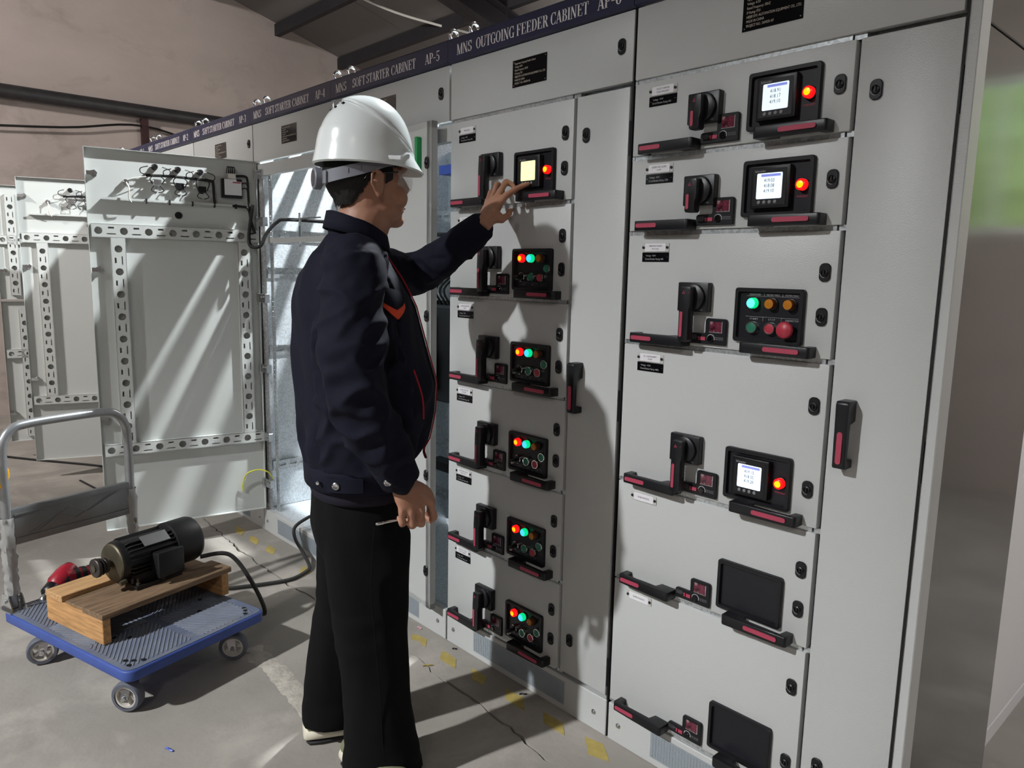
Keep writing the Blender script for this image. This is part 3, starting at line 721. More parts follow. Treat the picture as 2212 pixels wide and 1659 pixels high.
# ---- soft starter cabinets AP-5 .. AP-1
def hole_post(b_, x0, x1, z0, z1, y0, y1, cols=1):
    hs = []
    z = z0+.03
    while z < z1-.02:
        for c in range(cols): hs.append(circ(x0+(x1-x0)*(c+.5)/cols, z, .0032, 6))
        z += .025
    m_ = plate_holes([(x0, z0), (x1, z0), (x1, z1), (x0, z1)], hs, y0, y1)
    b_.add(m_.v, m_.f)
def slot_rail(x0, x1, z0, z1, y0, y1):
    hs = []; x = x0+.03
    while x < x1-.05:
        hs.append(rrect(x, x+.042, (z0+z1)/2-.006, (z0+z1)/2+.006, .0055, 3))
        hs += [circ(x+.01, z1-.007, .003, 6), circ(x+.034, z0+.007, .003, 6)]; x += .062
    return plate_holes([(x0, z0), (x1, z0), (x1, z1), (x0, z1)], hs, y0, y1)
RZY = Matrix.Rotation(math.pi/2, 4, 'Z')   # lays an xz plate along y
def open_shell(cab, w=.8):
    s = MB().box(0, .012, .03, .70, .12, 2.1); s.build('side_wall', 'galv_plate', cab)
    MB().box(w-.012, w, .03, .70, .12, 2.1).build('side_wall', 'galv_plate', cab)
    MB().box(.012, w-.012, .03, .70, .10, .118).build('floor_tray', 'galv_plate', cab)
    b = MB(); hole_post(b, .012, .062, .12, 1.9, .02, .024, 2); b.build('post', 'galv', cab)
    b = MB(); hole_post(b, .085, .115, .12, 1.9, .035, .038, 1); b.box(.062, .085, .05, .054, .12, 1.9); b.build('post', 'galv', cab)
    b = MB(); hole_post(b, w-.06, w-.012, .12, 1.9, .64, .644, 2); b.build('post', 'galv', cab)
    b = MB(); hole_post(b, .012, .06, .12, 2.05, .64, .644, 2); b.build('post', 'galv', cab)
    for y in (.2, .32, .44, .56): MB().box(.012, w-.012, y, y+.06, 2.1, 2.112).build('roof_bar', 'galv', cab)
    MB().box(.0, w, .62, .68, 2.08, 2.1).box(0, w, .03, .1, 2.08, 2.1).build('roof_frame', 'galv', cab)
    MB().box(.0, w, .004, .03, 1.842, 1.9, c=.002).build('front_beam', 'paint', cab)
c5 = cab_root(-.8, 'grey soft starter cabinet with door slightly ajar behind the worker')
open_shell(c5); plinth(c5); top_parts(c5, name_lines('Soft Starter Cabinet', 5), words=SOFT(5), lockx=.75)
MB().box(.012, .788, .60, .612, .15, 1.95).build('mounting_plate', 'galv_plate', c5)
for z_ in (.30, .55, 1.42, 1.62):
    m_ = slot_rail(.02, .78, z_, z_+.05, .50, .504); m_.build('cross_rail', 'galv', c5)
b = MB(); hole_post(b, .33, .37, .4, .85, .45, .454, 1); b.build('post', 'galv', c5)
MB().box(.1, .46, .30, .6, .83, 1.25, c=.01).build('soft_starter', 'black_plastic', c5)
mat('starter_green', (38, 150, 84), .5, var=.05, vscale=20); mat('starter_blue', (58, 64, 78), .5, var=.05, vscale=20)
mat('blue_duct', (60, 92, 190), .4, var=.05, vscale=20)
MB().box(.12, .33, .29, .30, .9, 1.2, c=.004).build('starter_cover', 'starter_blue', c5)
MB().box(.22, .34, .278, .29, .875, 1.045, c=.004).build('starter_label', 'starter_green', c5)
MB().box(.235, .25, .274, .279, .9, .95).build('starter_tag', 'label_white', c5)
MB().box(.1, .5, .48, .56, 1.83, 1.87).build('cable_duct', 'blue_duct', c5)
MB().box(.2, .36, .35, .42, .50, .54).build('terminal_block', 'black_plastic', c5)
MB().box(.2, .3, .38, .5, 1.26, 1.40, c=.006).box(.22, .25, .37, .5, 1.3, 1.44).build('terminal_block', 'zinc', c5)
for i in range(5): MB().tube([(.36+.012*i, .44, .45), (.35+.012*i, .43, .6), (.37+.01*i, .44, .82)], .005, 6, smooth=5).build('earth_wire', 'wire_yellow', c5, smooth=60)
for i in range(6): MB().tube([(.2+.03*i, .36, 1.25), (.19+.03*i, .33, 1.32), (.23+.03*i, .40, 1.40)], .005, 6, smooth=5).build('control_wire', 'cable_black', c5, smooth=60)
MB().tube([(.1, .42, 1.56), (.3, .4, 1.555), (.5, .42, 1.56)], .009, 6, smooth=4).build('control_wire', 'cable_black', c5, smooth=60)
d5 = MB().box(0, .765, 0, .003, 0, 1.778).box(.735, .765, 0, .024, 0, 1.778).box(0, .02, 0, .024, 0, 1.778).box(0, .765, 0, .024, 1.755, 1.778).box(0, .765, 0, .024, 0, .02).build('door', 'paint', c5, (.01, 0, ZB+.003), (0, 0, math.radians(-4.4)))
for z_ in (1.769, 1.236, .648, .276): put_lock(d5, .738, z_-.13)
MB().box(.685, .70, -.022, 0, 1.6, 1.73, c=.003).build('selector_handle', 'starter_green', d5)

def perforated(L, w, vertical=False):
    """channel with round holes and paired slots along its length"""
    hs = []; x = .032; i = 0
    while x < L-.02:
        if i % 2: hs.append(circ(x, w/2, .0165, 16))
        else:
            hs.append(rrect(x-.012, x+.012, w/2+.010, w/2+.018, .001, 1)); hs.append(rrect(x-.019, x+.019, w/2-.016, w/2-.011, .001, 1))
        x += .052; i += 1
    out = [(0, 0), (L, 0), (L, w), (0, w)]
    if vertical:
        hs = [[(b_, a_) for a_, b_ in h] for h in hs]; out = [(b_, a_) for a_, b_ in out]
    m_ = plate_holes(out, hs, .026, .029)
    if vertical: m_.box(0, .003, .003, .029, 0, L).box(w-.003, w, .003, .029, 0, L)
    else: m_.box(0, L, .003, .029, 0, .003).box(0, L, .003, .029, w-.003, w)
    return m_
def door_lock_inside(d, x, z):
    b = MB().lathe([(.016, .003), (.016, .012), (.011, .013), (.011, .022)], (x, 0, z), (0, 1, 0), 6)
    b.lathe([(.006, .02), (.006, .034)], (x, 0, z), (0, 1, 0), 10).box(x-.004, x+.03, .022, .026, z-.009, z+.009)
    b.build('lock_body', 'zinc', d, smooth=30)
def inner_door(cab, hx, ang, z0=ZB+.003, z1=ZT+.008, full=True, w=.748):
    H = z1-z0
    d = MB().box(0, w, 0, .003, 0, H).box(0, w, 0, .025, 0, .002).box(0, w, 0, .025, H-.002, H).box(0, .002, 0, .025, 0, H).box(w-.002, w, 0, .025, 0, H).build('door', 'paint_in', cab, (hx, 0, z0), (0, 0, ang))
    perforated(w-.013, .062).build('cross_channel', 'paint_in', d, (.0, 0, 1.516-z0 if full else H-.40))
    return d
def furnish(d, z0, wires=True):
    Z = lambda z: z-z0
    perforated(.966, .063, True).build('upright_channel', 'paint_in', d, (.599, 0, Z(.55)))
    perforated(.966, .061, True).build('upright_channel', 'paint_in', d, (.041, 0, Z(.55)))
    perforated(.735, .057).build('cross_channel', 'paint_in', d, (0, 0, Z(.493)))
    for z in (1.80, 1.37, .66): door_lock_inside(d, .712, Z(z))
    # wiring tray
    b = MB().box(.12, .69, .003, .03, Z(1.685), Z(1.688)).box(.12, .69, .028, .03, Z(1.685), Z(1.697)); b.build('wire_tray', 'paint_in', d)
    # backs of lamps and buttons
    for i, x in enumerate((.46, .361, .262)):
        b = MB().lathe([(.014, .003), (.014, .012), (.011, .013), (.011, .042), (.008, .045)], (x, 0, Z(1.848-.004*i)), (0, 1, 0), 14)
        b.build('lamp_back', 'black_plastic', d, smooth=40)
        MB().box(x+.012, x+.03, .03, .034, Z(1.846-.004*i), Z(1.85-.004*i)).box(x-.028, x-.012, .03, .034, Z(1.846-.004*i), Z(1.85-.004*i)).build('wire_ferrule', 'wire_white', d)
    for i, x in enumerate((.455, .355, .256)):
        b = MB().lathe([(.016, .003), (.016, .008), (.012, .010), (.012, .016)], (x, 0, Z(1.772-.008*i)), (0, 1, 0), 14)
        b.box(x-.018, x+.018, .016, .045 if i == 0 else .03, Z(1.762-.008*i), Z(1.79-.008*i), c=.002)
        b.build('button_back', 'black_plastic' if i else 'zinc', d, smooth=40)
        MB().box(x+.018, x+.04, .022, .026, Z(1.778-.008*i), Z(1.782-.008*i)).box(x-.04, x-.018, .022, .026, Z(1.778-.008*i), Z(1.782-.008*i)).build('wire_ferrule', 'wire_white', d)
    MB().lathe([(.013, .003), (.013, .02), (.009, .021), (.009, .04)], (.584, 0, Z(1.77)), (0, 1, 0), 12).build('earth_stud', 'zinc', d, smooth=40)
    MB().lathe([(.0165, .003), (.0165, .007), (.012, .008), (.011, .005)], (.364, 0, Z(1.633)), (0, 1, 0), 18).build('plug', 'black_rubber', d, smooth=40)
    def wire(pts, r, mt='cable_black', k=5): MB().tube(pts, r, 6, smooth=k).build('wire', mt, d, smooth=60)
    for i, x in enumerate((.46, .361, .262)):
        zc = 1.848-.004*i
        for s in (1, -1):
            wire([(x+s*.03, .032, Z(zc)), (x+s*.062, .03, Z(zc-.012)), (x+s*.058, .03, Z(zc-.034)), (x+s*.02, .026, Z(1.812))], .0022)
    for i, x in enumerate((.455, .355, .256)):
        for s in (1, -1): wire([(x+s*.02, .035, Z(1.77-.008*i)), (x+s*.03, .04, Z(1.79)), (x+s*.012, .03, Z(1.808))], .0024)
        for s in (1, -1): wire([(x+s*.01, .03, Z(1.765-.008*i)), (x+s*.026, .04, Z(1.74-.008*i)), (x+s*.004, .034, Z(1.73-.008*i))], .002)
    MB().tube([(.50, .022, Z(1.806)), (.4, .024, Z(1.81)), (.3, .022, Z(1.807)), (.215, .022, Z(1.802)), (.205, .022, Z(1.79)), (.2, .02, Z(1.70)), (.18, .02, Z(1.692)), (.08, .022, Z(1.69)), (.045, .03, Z(1.68)), (.035, .035, Z(1.62)), (.02, .045, Z(1.56))], .0065, 7, smooth=6).build('wire_loom', 'cable_black', d, smooth=60)
    wire([(.584, .04, Z(1.768)), (.575, .05, Z(1.74)), (.578, .045, Z(1.70)), (.566, .034, Z(1.68))], .003, 'wire_white')
    wire([(.584, .036, Z(1.775)), (.55, .04, Z(1.79)), (.50, .03, Z(1.80))], .002, 'wire_white')
# AP-4: door swung wide open
c4 = cab_root(-1.6, 'grey soft starter cabinet standing open with its galvanised inside in view')
open_shell(c4); plinth(c4); top_parts(c4, name_lines('Soft Starter Cabinet', 4), words=SOFT(4), lockx=.757)
A4 = math.radians(-100.4)
d4 = inner_door(c4, .015, A4); furnish(d4, ZB+.003)
z0 = ZB+.003
b = MB().box(.071, .168, .003, .032, 1.728-z0, 1.82-z0, c=.003); b.build('relay_module', 'black_plastic', d4)
MB().box(.098, .155, .032, .0335, 1.742-z0, 1.818-z0).build('module_label', 'label_white', d4)
MB().box(.075, .118, .032, .034, 1.742-z0, 1.808-z0).build('module_label', 'label_white', d4)
MB().box(.078, .116, .0336, .0344, 1.8-z0, 1.806-z0).build('module_stripe', 'crimson', d4)
MB().box(.10, .135, .01, .03, 1.82-z0, 1.845-z0).build('module_plug', 'wire_white', d4)
for i in range(4): MB().tube([(.105+.009*i, .02, 1.84-z0), (.104+.009*i, .03, 1.868-z0), (.112+.009*i, .034, 1.875-z0), (.116+.009*i, .03, 1.845-z0)], .0025, 5, smooth=5).build('wire', 'cable_black', d4, smooth=60)
MB().tube([(.10, .025, 1.835-z0), (.055, .027, 1.836-z0), (.045, .03, 1.815-z0), (.043, .03, 1.74-z0), (.04, .033, 1.66-z0)], .006, 7, smooth=6).build('wire_loom', 'cable_black', d4, smooth=60)
for zz in (1.80, 1.775): MB().tube([(.071, .02, zz-z0), (.055, .028, zz+.005-z0), (.045, .03, zz-.01-z0)], .003, 6, smooth=5).build('wire', 'cable_black', d4, smooth=60)
for x in (.5, .4, .3, .2, .1): MB().box(x, x+.006, .014, .034, 1.678-z0, 1.70-z0).build('cable_tie', 'cable_black', d4)
# loom from the door into the cabinet, earth strap at the bottom
b = MB().tube([(.055, -.035, 1.70), (.05, -.05, 1.60), (.055, -.06, 1.53), (.085, -.06, 1.495), (.12, -.03, 1.50), (.125, .0, 1.56), (.14, .05, 1.618), (.18, .09, 1.632), (.3, .3, 1.625), (.4, .5, 1.625)], .009, 8, smooth=7)
b.build('door_loom', 'cable_black', c4, smooth=60)
b = MB().tube([(.10, .01, .30), (.105, -.02, .345), (.07, -.06, .355), (.03, -.10, .33), (.01, -.115, .27), (.005, -.11, .235)], .0035, 6, smooth=7)
b.build('earth_wire', 'wire_yellow', c4, smooth=60)
for zz in (1.85, 1.62, 1.24, .88, .52, .27):
    b = MB().box(.04, .10, -.006, .02, zz-.022, zz+.022, c=.002).cyl((.03, -.008, zz-.026), (.03, -.008, zz+.026), .007, n=10).box(.0, .04, -.012, -.004, zz-.02, zz+.02)
    for dx in (.06, .085): b.cyl((dx, -.006, zz+.008), (dx, -.011, zz+.008), .005, n=6)
    b.build('hinge', 'zinc', c4)
for zz in (1.53, 1.34, .94, .32):
    m_ = slot_rail(.05, .62, zz, zz+.055, 0, .003); q = MB(); q.add([RZY @ Vector(v) for v in m_.v], m_.f)
    q.box(-.003, .014, .05, .62, zz+.052, zz+.055)
    q.build('side_rail', 'galv', c4, (.02, 0, 0))
MB().box(.07, .8, .012, .03, 1.515, 1.54).build('front_beam', 'paint', c4)
MB().box(.062, .5, .09, .097, 1.628, 1.635).cyl((.3, .09, 1.60), (.3, .09, 1.66), .005, n=8).box(.29, .31, .09, .094, 1.5, 1.63).build('wire_bracket', 'zinc', c4)
MB().box(.1, .7, .3, .34, .118, .15).box(.1, .7, .5, .54, .118, .15).build('base_rail', 'galv', c4)
# AP-3 closed, AP-2 open, AP-1 open in two leaves
c3 = cab_root(-2.4, 'grey soft starter cabinet mostly hidden behind the wide open near door')
MB().box(0, .8, .03, .7, 0, 2.1).build('body', 'galv', c3); plinth(c3)
top_parts(c3, name_lines('Soft Starter Cabinet', 3), words=SOFT(3), lockx=.757)
d = door_plate('door', .004, .794, ZB+.004, ZT, c3); put_lock(d, .75, 1.1)
c2 = cab_root(-3.2, 'grey soft starter cabinet second from the far end with its door wide open')
open_shell(c2); plinth(c2); top_parts(c2, name_lines('Soft Starter Cabinet', 2), words=SOFT(2), lockx=.757)
d2 = inner_door(c2, .015, math.radians(-108)); furnish(d2, ZB+.003)
c1 = cab_root(-4.0, 'grey soft starter cabinet at the far end by the plaster wall')
open_shell(c1); plinth(c1); top_parts(c1, name_lines('Soft Starter Cabinet', 1), words=SOFT(1), lockx=.757)
for zA, zB_, an, cl in ((1.135, ZT+.008, -101.5, .555), (ZB+.003, 1.125, -100, .0)):
    d = inner_door(c1, .015, math.radians(an), zA, zB_, False)
    L = zB_-zA-.09
    perforated(L, .063, True).build('upright_channel', 'paint_in', d, (.62 if zA > 1 else .585, 0, .03))
    door_lock_inside(d, .712, .2)
    MB().box(.45, .56, .003, .02, .5, .53).build('wire_tray', 'paint_in', d)
# pale cabinet standing at the back beside the row
r = empty('white_cabinet', (.885, .715, 0))
MB().box(0, .7, 0, 1.9, .05, 1.7, c=.004).build('body', 'white_panel', r)
MB().box(.0, .702, .0, 1.9, 0, .05).build('plinth', 'white_panel', r)
for y in (.02, .65, 1.28):
    d = MB().box(.7, .712, y, y+.6, .08, 1.67, c=.003).build('door', 'white_panel', r)
tag(r, 'plain white cabinet behind the side panel at the right edge', 'cabinet')
# ================================================================== hand truck and its load
mat('deck_blue', (60, 82, 150), .5, var=.1, vscale=14, bump=.1, bscale=80, bdist=.001)
mat('deck_top', (92, 101, 122), .7, var=.16, vscale=9, stain_or_glint=((118, 122, 130), 5, .48, .7), bump=.2, bscale=120, bdist=.001)
mat('deck_rib', (112, 118, 130), .7, var=.2, vscale=12)
mat('tube_grey', (150, 152, 154), .35, .6, var=.08, vscale=20)
mat('plate_grey', (122, 124, 126), .45, .5, var=.1, vscale=10)
mat('film', (200, 200, 198), .35, trans=.5, var=.05, vscale=20)
mat('wheel_tread', (92, 96, 106), .6, var=.1, vscale=30)
mat('wheel_rim', (196, 192, 184), .5, var=.06, vscale=30)
mat('wood_light', (182, 144, 100), .75, var=.34, vscale=3, stretch=(30, 3, 30), bump=.3, bscale=8, bdist=.002, detail=6)
mat('wood_end', (182, 138, 90), .75, var=.34, vscale=3, stretch=(3, 30, 30), bump=.3, bscale=8, bdist=.002, detail=6)
mat('wood_dark', (118, 96, 74), .8, var=.4, vscale=3, stretch=(30, 3, 30), bump=.3, bscale=8, bdist=.002, detail=6)
mat('motor_black', (26, 26, 28), .42, .1, var=.25, vscale=14, bump=.1, bscale=200, bdist=.0006)
mat('motor_metal', (86, 80, 66), .5, .6, var=.3, vscale=18)
mat('pulley_metal', (64, 60, 58), .45, .6, var=.3, vscale=25)
mat('drill_red', (150, 26, 44), .4, var=.1, vscale=30)
mat('yellow_plastic', (214, 160, 40), .45, var=.06, vscale=20)
mat('cable_dark', (44, 43, 42), .6, var=.12, vscale=30)
mat('pink', (214, 150, 170), .6, var=.05); mat('pen_blue', (70, 90, 190), .4, var=.05)
TA = math.radians(15.8)
tk = empty('hand_truck', (-.6515, -.9145, 0), TA)
tag(tk, 'blue platform hand truck with folding grey tube handle on the concrete floor', 'hand truck')
hx, hy = .385, .265
dk = MB().prism(rrect(-hx, hx, -hy, hy, .035, 6), 'z', .125, .161, c=.006, seg=3).build('deck', 'deck_blue', tk, smooth=35)
MB().prism(rrect(-hx+.008, hx-.008, -hy+.008, hy-.008, .03, 6), 'z', .1605, .163).build('deck_face', 'deck_top', dk)
k = 0
for gx in range(3):
    for gy in range(2):
        x0, x1 = -hx+.03+gx*.24, -hx+.03+gx*.24+.232; y0, y1 = -hy+.022+gy*.25, -hy+.022+gy*.25+.222
        b = MB(); sgn = 1 if (gx+gy) % 2 else -1; c = -.5
        while c < .5:
            # diagonal rib clipped to the panel
            P = []
            for t in [i/60 for i in range(61)]:
                x = x0+(x1-x0)*t; y = (y0+y1)/2+c+sgn*(x-(x0+x1)/2)*.8
                if y0 < y < y1: P.append((x, y))
            if len(P) > 3:
                (ax, ay), (bx_, by) = P[0], P[-1]
                L = math.hypot(bx_-ax, by-ay); nx, ny = -(by-ay)/L*.0035, (bx_-ax)/L*.0035
                b.add([(ax-nx, ay-ny, .163), (bx_-nx, by-ny, .163), (bx_+nx, by+ny, .163), (ax+nx, ay+ny, .163),
                       (ax-nx*.5, ay-ny*.5, .1652), (bx_-nx*.5, by-ny*.5, .1652), (bx_+nx*.5, by+ny*.5, .1652), (ax+nx*.5, ay+ny*.5, .1652)],
                      [(4, 5, 6, 7), (0, 1, 5, 4), (1, 2, 6, 5), (2, 3, 7, 6), (3, 0, 4, 7)])
            c += .0165
        o = b.build('rib_panel', 'deck_rib', dk); o['kind'] = 'stuff'
for cx, cy in ((.33, -.21), (.35, -.19), (.31, -.225), (.345, -.235), (.35, .2), (.33, .215), (.31, .225), (.18, -.13), (.14, -.16), (.2, .12), (.12, .18)):
    MB().lathe([(.0075, .1655), (.0075, .1662)], (cx, cy, 0), (0, 0, 1), 12).build('bolt_recess', 'black_rubber', dk)

# handle
hxp = -.372
P = [(hxp, -.23, .17), (hxp, -.23, .45), (hxp, -.23, .70), (hxp-.002, -.222, .77), (hxp-.004, -.19, .812), (hxp-.005, -.14, .825), (hxp-.005, 0, .828), (hxp-.005, .14, .825), (hxp-.004, .19, .812), (hxp-.002, .222, .77), (hxp, .23, .70), (hxp, .23, .45), (hxp, .23, .17)]
MB().tube(P, .0165, 14, smooth=6).build('handle', 'tube_grey', tk, smooth=60)
pl = MB().box(hxp-.012, hxp+.012, -.225, .225, .395, .53, c=.006, seg=2).box(hxp+.010, hxp+.016, -.21, .21, .415, .421).box(hxp+.010, hxp+.016, -.21, .21, .505, .511).build('handle_plate', 'plate_grey', tk, smooth=40)
b = MB()
for pts in (((-.13, .43), (-.02, .49), (.05, .455), (.17, .505)), ((-.17, .425), (-.05, .475), (.0, .44), (.14, .50))):
    b.tube([(hxp+.0125, y, z) for y, z in pts], .0025, 5)
b.build('embossed_mark', 'plate_grey', pl)
for s in (-1, 1):
    b = MB().prism([(hxp-.035, .163), (hxp+.04, .163), (hxp+.035, .185), (hxp+.018, .215), (hxp-.018, .222), (hxp-.035, .2)], 'y', s*.23-.024, s*.23-.020)
    b.prism([(hxp-.035, .163), (hxp+.04, .163), (hxp+.035, .185), (hxp+.018, .215), (hxp-.018, .222), (hxp-.035, .2)], 'y', s*.23+.020, s*.23+.024)
    b.cyl((hxp, s*.23-.03, .195), (hxp, s*.23+.03, .195), .007, n=10).box(hxp-.04, hxp+.05, s*.23-.034, s*.23+.034, .162, .1665)
    b.build('bracket', 'zinc', tk, smooth=30)
    b = MB(); rows = []
    for i in range(22):
        z = .5-i*.0135
        rows.append([(hxp+(.021+.010*noise.noise((i*.45, j*.9, s*3)))*math.cos(2*math.pi*j/18), s*.23+(.021+.013*noise.noise((i*.5, j*.8, s*5+9)))*math.sin(2*math.pi*j/18), z) for j in range(18)])
    b.loft(rows, cap=False); b.build('wrap_film', 'film', tk, smooth=40)
MB().tube([(hxp+.03, -.2, .168), (hxp+.05, -.1, .172), (hxp+.03, .0, .175), (hxp+.05, .1, .17), (hxp+.02, .2, .168)], .005, 8, smooth=6).build('release_bar', 'zinc', tk, smooth=50)
for (cx, cy, wx, wy, a) in ((.30, -.2, .315, -.225, 25), (-.225, -.2, -.2, -.225, 60), (.30, .17, .325, .165, 40), (-.25, .18, -.22, .19, 20)):
    cs = MB().box(cx-.04, cx+.04, cy-.035, cy+.035, .119, .125).cyl((cx, cy, .11), (cx, cy, .12), .024, n=16)
    ar = math.radians(a); dx, dy = math.cos(ar), math.sin(ar); px, py = -dy, dx
    for s in (-1, 1):
        vs = []
        for off in (.0, .003):
            for (u, z) in ((-.018, .112), (.02, .112), (.012, .045), (-.012, .045)):
                t = 0 if z > .1 else 1
                bx2 = (cx if t == 0 else wx)+dx*u+px*s*(.02+off); by2 = (cy if t == 0 else wy)+dy*u+py*s*(.02+off)
                vs.append((bx2, by2, z))
        cs.add(vs, [(0, 1, 2, 3), (7, 6, 5, 4), (0, 4, 5, 1), (1, 5, 6, 2), (2, 6, 7, 3), (3, 7, 4, 0)])
    cs.cyl((wx-px*.028, wy-py*.028, .05), (wx+px*.028, wy+py*.028, .05), .007, n=8)
    cs = cs.build('caster', 'zinc', tk, smooth=35)
    MB().lathe([(.036, -.018), (.045, -.018), (.049, -.012), (.05, 0), (.049, .012), (.045, .018), (.036, .018)], (wx, wy, .05), (px, py, 0), 32, cap=False).build('tyre', 'wheel_tread', cs, smooth=40)
    b = MB().lathe([(.030, -.014), (.0365, -.014), (.0365, .014), (.030, .014)], (wx, wy, .05), (px, py, 0), 32, cap=False).lathe([(.030, .014), (.030, -.014)], (wx, wy, .05), (px, py, 0), 32, cap=False)
    b.lathe([(.012, -.016), (.012, .016)], (wx, wy, .05), (px, py, 0), 14)
    for q in range(5):
        t = 2*math.pi*q/5; uz, ud = math.sin(t), math.cos(t)
        c0 = Vector((wx, wy, .05)); di = Vector((dx*ud, dy*ud, uz)); sd = Vector((px, py, 0))
        b.cyl(c0+di*.008, c0+di*.032, .006, .009, 6)
    b.build('wheel', 'wheel_rim', cs, smooth=30)
def on_truck(x, y, z): return (Matrix.Translation((-.6515, -.9145, 0)) @ Matrix.Rotation(TA, 4, 'Z')) @ Vector((x, y, z))
# pallet
pa = empty('wooden_pallet', on_truck(0, 0, .166), TA)
tag(pa, 'small weathered timber pallet carrying the motor on the hand truck', 'pallet')
MB().box(-.18, .165, -.21, -.182, 0, .086, c=.002).build('end_block', 'wood_end', pa)
MB().box(-.18, .165, .245, .275, 0, .086, c=.002).build('end_block', 'wood_end', pa)
MB().box(-.18, -.075, -.212, .262, .0865, .108, c=.002).build('board', 'wood_light', pa)
MB().box(-.065, .045, -.205, .272, .0865, .094, c=.002).build('board', 'wood_dark', pa)
MB().box(.055, .172, -.214, .285, .0865, .106, c=.002).build('board', 'wood_dark', pa)
# motor
mo = empty('electric_motor', on_truck(.0, .06, .274), TA)
tag(mo, 'black finned electric motor with metal pulley lying on the timber pallet', 'motor')
zc = .092
MB().lathe([(.066, -.112), (.066, .09)], (0, 0, zc), (0, 1, 0), 40).build('stator_body', 'motor_black', mo, smooth=40)
FIN = MB().prism([(-.108, .064), (.082, .064), (.082, .079), (-.095, .079), (-.108, .072)], 'x', -.0022, .0022).mesh('fin', 'motor_black')
for i in range(30):
    a = i*12
    if 65 < a < 115 or 168 < a < 192 or 248 < a < 292: continue      # terminal box, foot and nameplate leave gaps
    obj('fin', FIN, mo, (0, 0, zc), (0, math.radians(90-a+180), 0))
MB().lathe([(.045, -.128), (.07, -.126), (.073, -.118), (.073, -.106), (.066, -.104)], (0, 0, zc), (0, 1, 0), 40).build('end_shield', 'motor_black', mo, smooth=40)
MB().lathe([(.02, -.138), (.064, -.135), (.068, -.131), (.068, -.124)], (0, 0, zc), (0, 1, 0), 40).build('flange', 'motor_metal', mo, smooth=40)
MB().lathe([(.013, -.2), (.013, -.12)], (0, 0, zc), (0, 1, 0), 18).build('shaft', 'motor_metal', mo, smooth=40)
MB().lathe([(.012, -.196), (.031, -.196), (.033, -.194), (.033, -.184), (.024, -.181), (.024, -.178), (.030, -.176), (.030, -.172), (.023, -.169), (.023, -.166), (.027, -.163), (.027, -.155), (.018, -.15)], (0, 0, zc), (0, 1, 0), 32).build('pulley', 'pulley_metal', mo, smooth=35)
MB().lathe([(.074, .07), (.084, .075), (.085, .08), (.085, .165), (.081, .178), (.07, .186), (.02, .188)], (0, 0, zc), (0, 1, 0), 40).build('fan_cowl', 'motor_black', mo, smooth=40)
tb = MB().box(.05, .108, -.03, .06, zc-.06, zc+.022, c=.008, seg=2).box(.104, .122, -.036, .066, zc-.066, zc+.028, c=.007, seg=2).build('terminal_box', 'motor_black', mo, smooth=40)
MB().cyl((.085, .0, zc-.085), (.085, .0, zc-.055), .012, n=8).build('cable_gland', 'motor_black', tb)
b = MB(); b.M = Matrix.Translation((0, 0, zc)) @ Matrix.Rotation(math.radians(-52), 4, 'Y')
b.box(.077, .0795, -.05, .05, -.022, .022)
b.build('rating_plate', 'zinc', mo)
MB().box(-.078, -.045, -.10, .075, 0, .012).box(.045, .088, -.10, .075, 0, .012).box(-.06, -.045, -.095, .07, .0, .055).box(.045, .06, -.095, .07, 0, .055).build('foot', 'motor_black', mo)
for x in (-.065, .07):
    for y in (-.085, .06): MB().cyl((x, y, .012), (x, y, .02), .008, n=6).cyl((x, y, .02), (x, y, .035), .004, n=8).build('bolt', 'motor_metal', mo)
MB().cyl((.055, -.118, .035), (.055, -.14, .03), .009, n=6).build('bolt', 'motor_metal', mo)
# cordless drill
dr_ = empty('cordless_drill', on_truck(-.30, -.075, .166), TA)
tag(dr_, 'red and black cordless drill lying behind the timber pallet', 'drill')
HD = Vector((.25, -.62, -.30)).normalized()
hc = Vector((0, -.02, .078))
MB().lathe([(.012, -.062), (.026, -.058), (.034, -.035), (.036, .0), (.034, .03), (.028, .04)], hc, HD, 22).build('motor_housing', 'drill_red', dr_, smooth=45)
MB().lathe([(.027, .04), (.03, .045), (.028, .075), (.02, .082)], hc, HD, 20).build('gear_case', 'black_plastic', dr_, smooth=45)
MB().lathe([(.013, .08), (.014, .1), (.009, .108)], hc, HD, 14).build('chuck', 'zinc', dr_, smooth=45)
b = MB(); rows = []
for y, rx, rz in ((.0, .024, .028), (.045, .020, .023), (.095, .019, .022), (.135, .024, .026)):
    rows.append([(.012+rx*math.cos(t), y-.01, .085-.12*y+rz*math.sin(t)) for t in [2*math.pi*i/14 for i in range(14)]])
b.loft(rows); b.build('grip', 'drill_red', dr_, smooth=45)
for y0 in (.035, .062, .09):
    rows = [[(.012+.0225*math.cos(t), y, .085-.12*y+.0255*math.sin(t)) for t in [2*math.pi*i/14 for i in range(14)]] for y in (y0-.018, y0-.002)]
    MB().loft(rows).build('grip_rubber', 'black_rubber', dr_, smooth=45)
MB().box(-.022, .046, .118, .178, .03, .1, c=.009).build('battery', 'black_plastic', dr_)
b = MB(); b.M = Matrix.Translation(hc) @ HD.to_track_quat('Z', 'Y').to_matrix().to_4x4()
b.box(.0335, .0365, -.016, .016, -.03, .02, c=.001); b.box(-.0365, -.0335, -.016, .016, -.03, .02, c=.001); b.build('side_label', 'black_plastic', dr_)
tl = MB().tube([on_truck(hxp, -.23-.045*math.cos(t)-.035, .66+.045*math.sin(t)) for t in [2*math.pi*i/24 for i in range(24)]], .012, 10, closed=True)
tag(tl.build('yellow_ring', 'yellow_plastic', smooth=60), 'yellow plastic ring hanging beside the hand truck handle', 'ring')

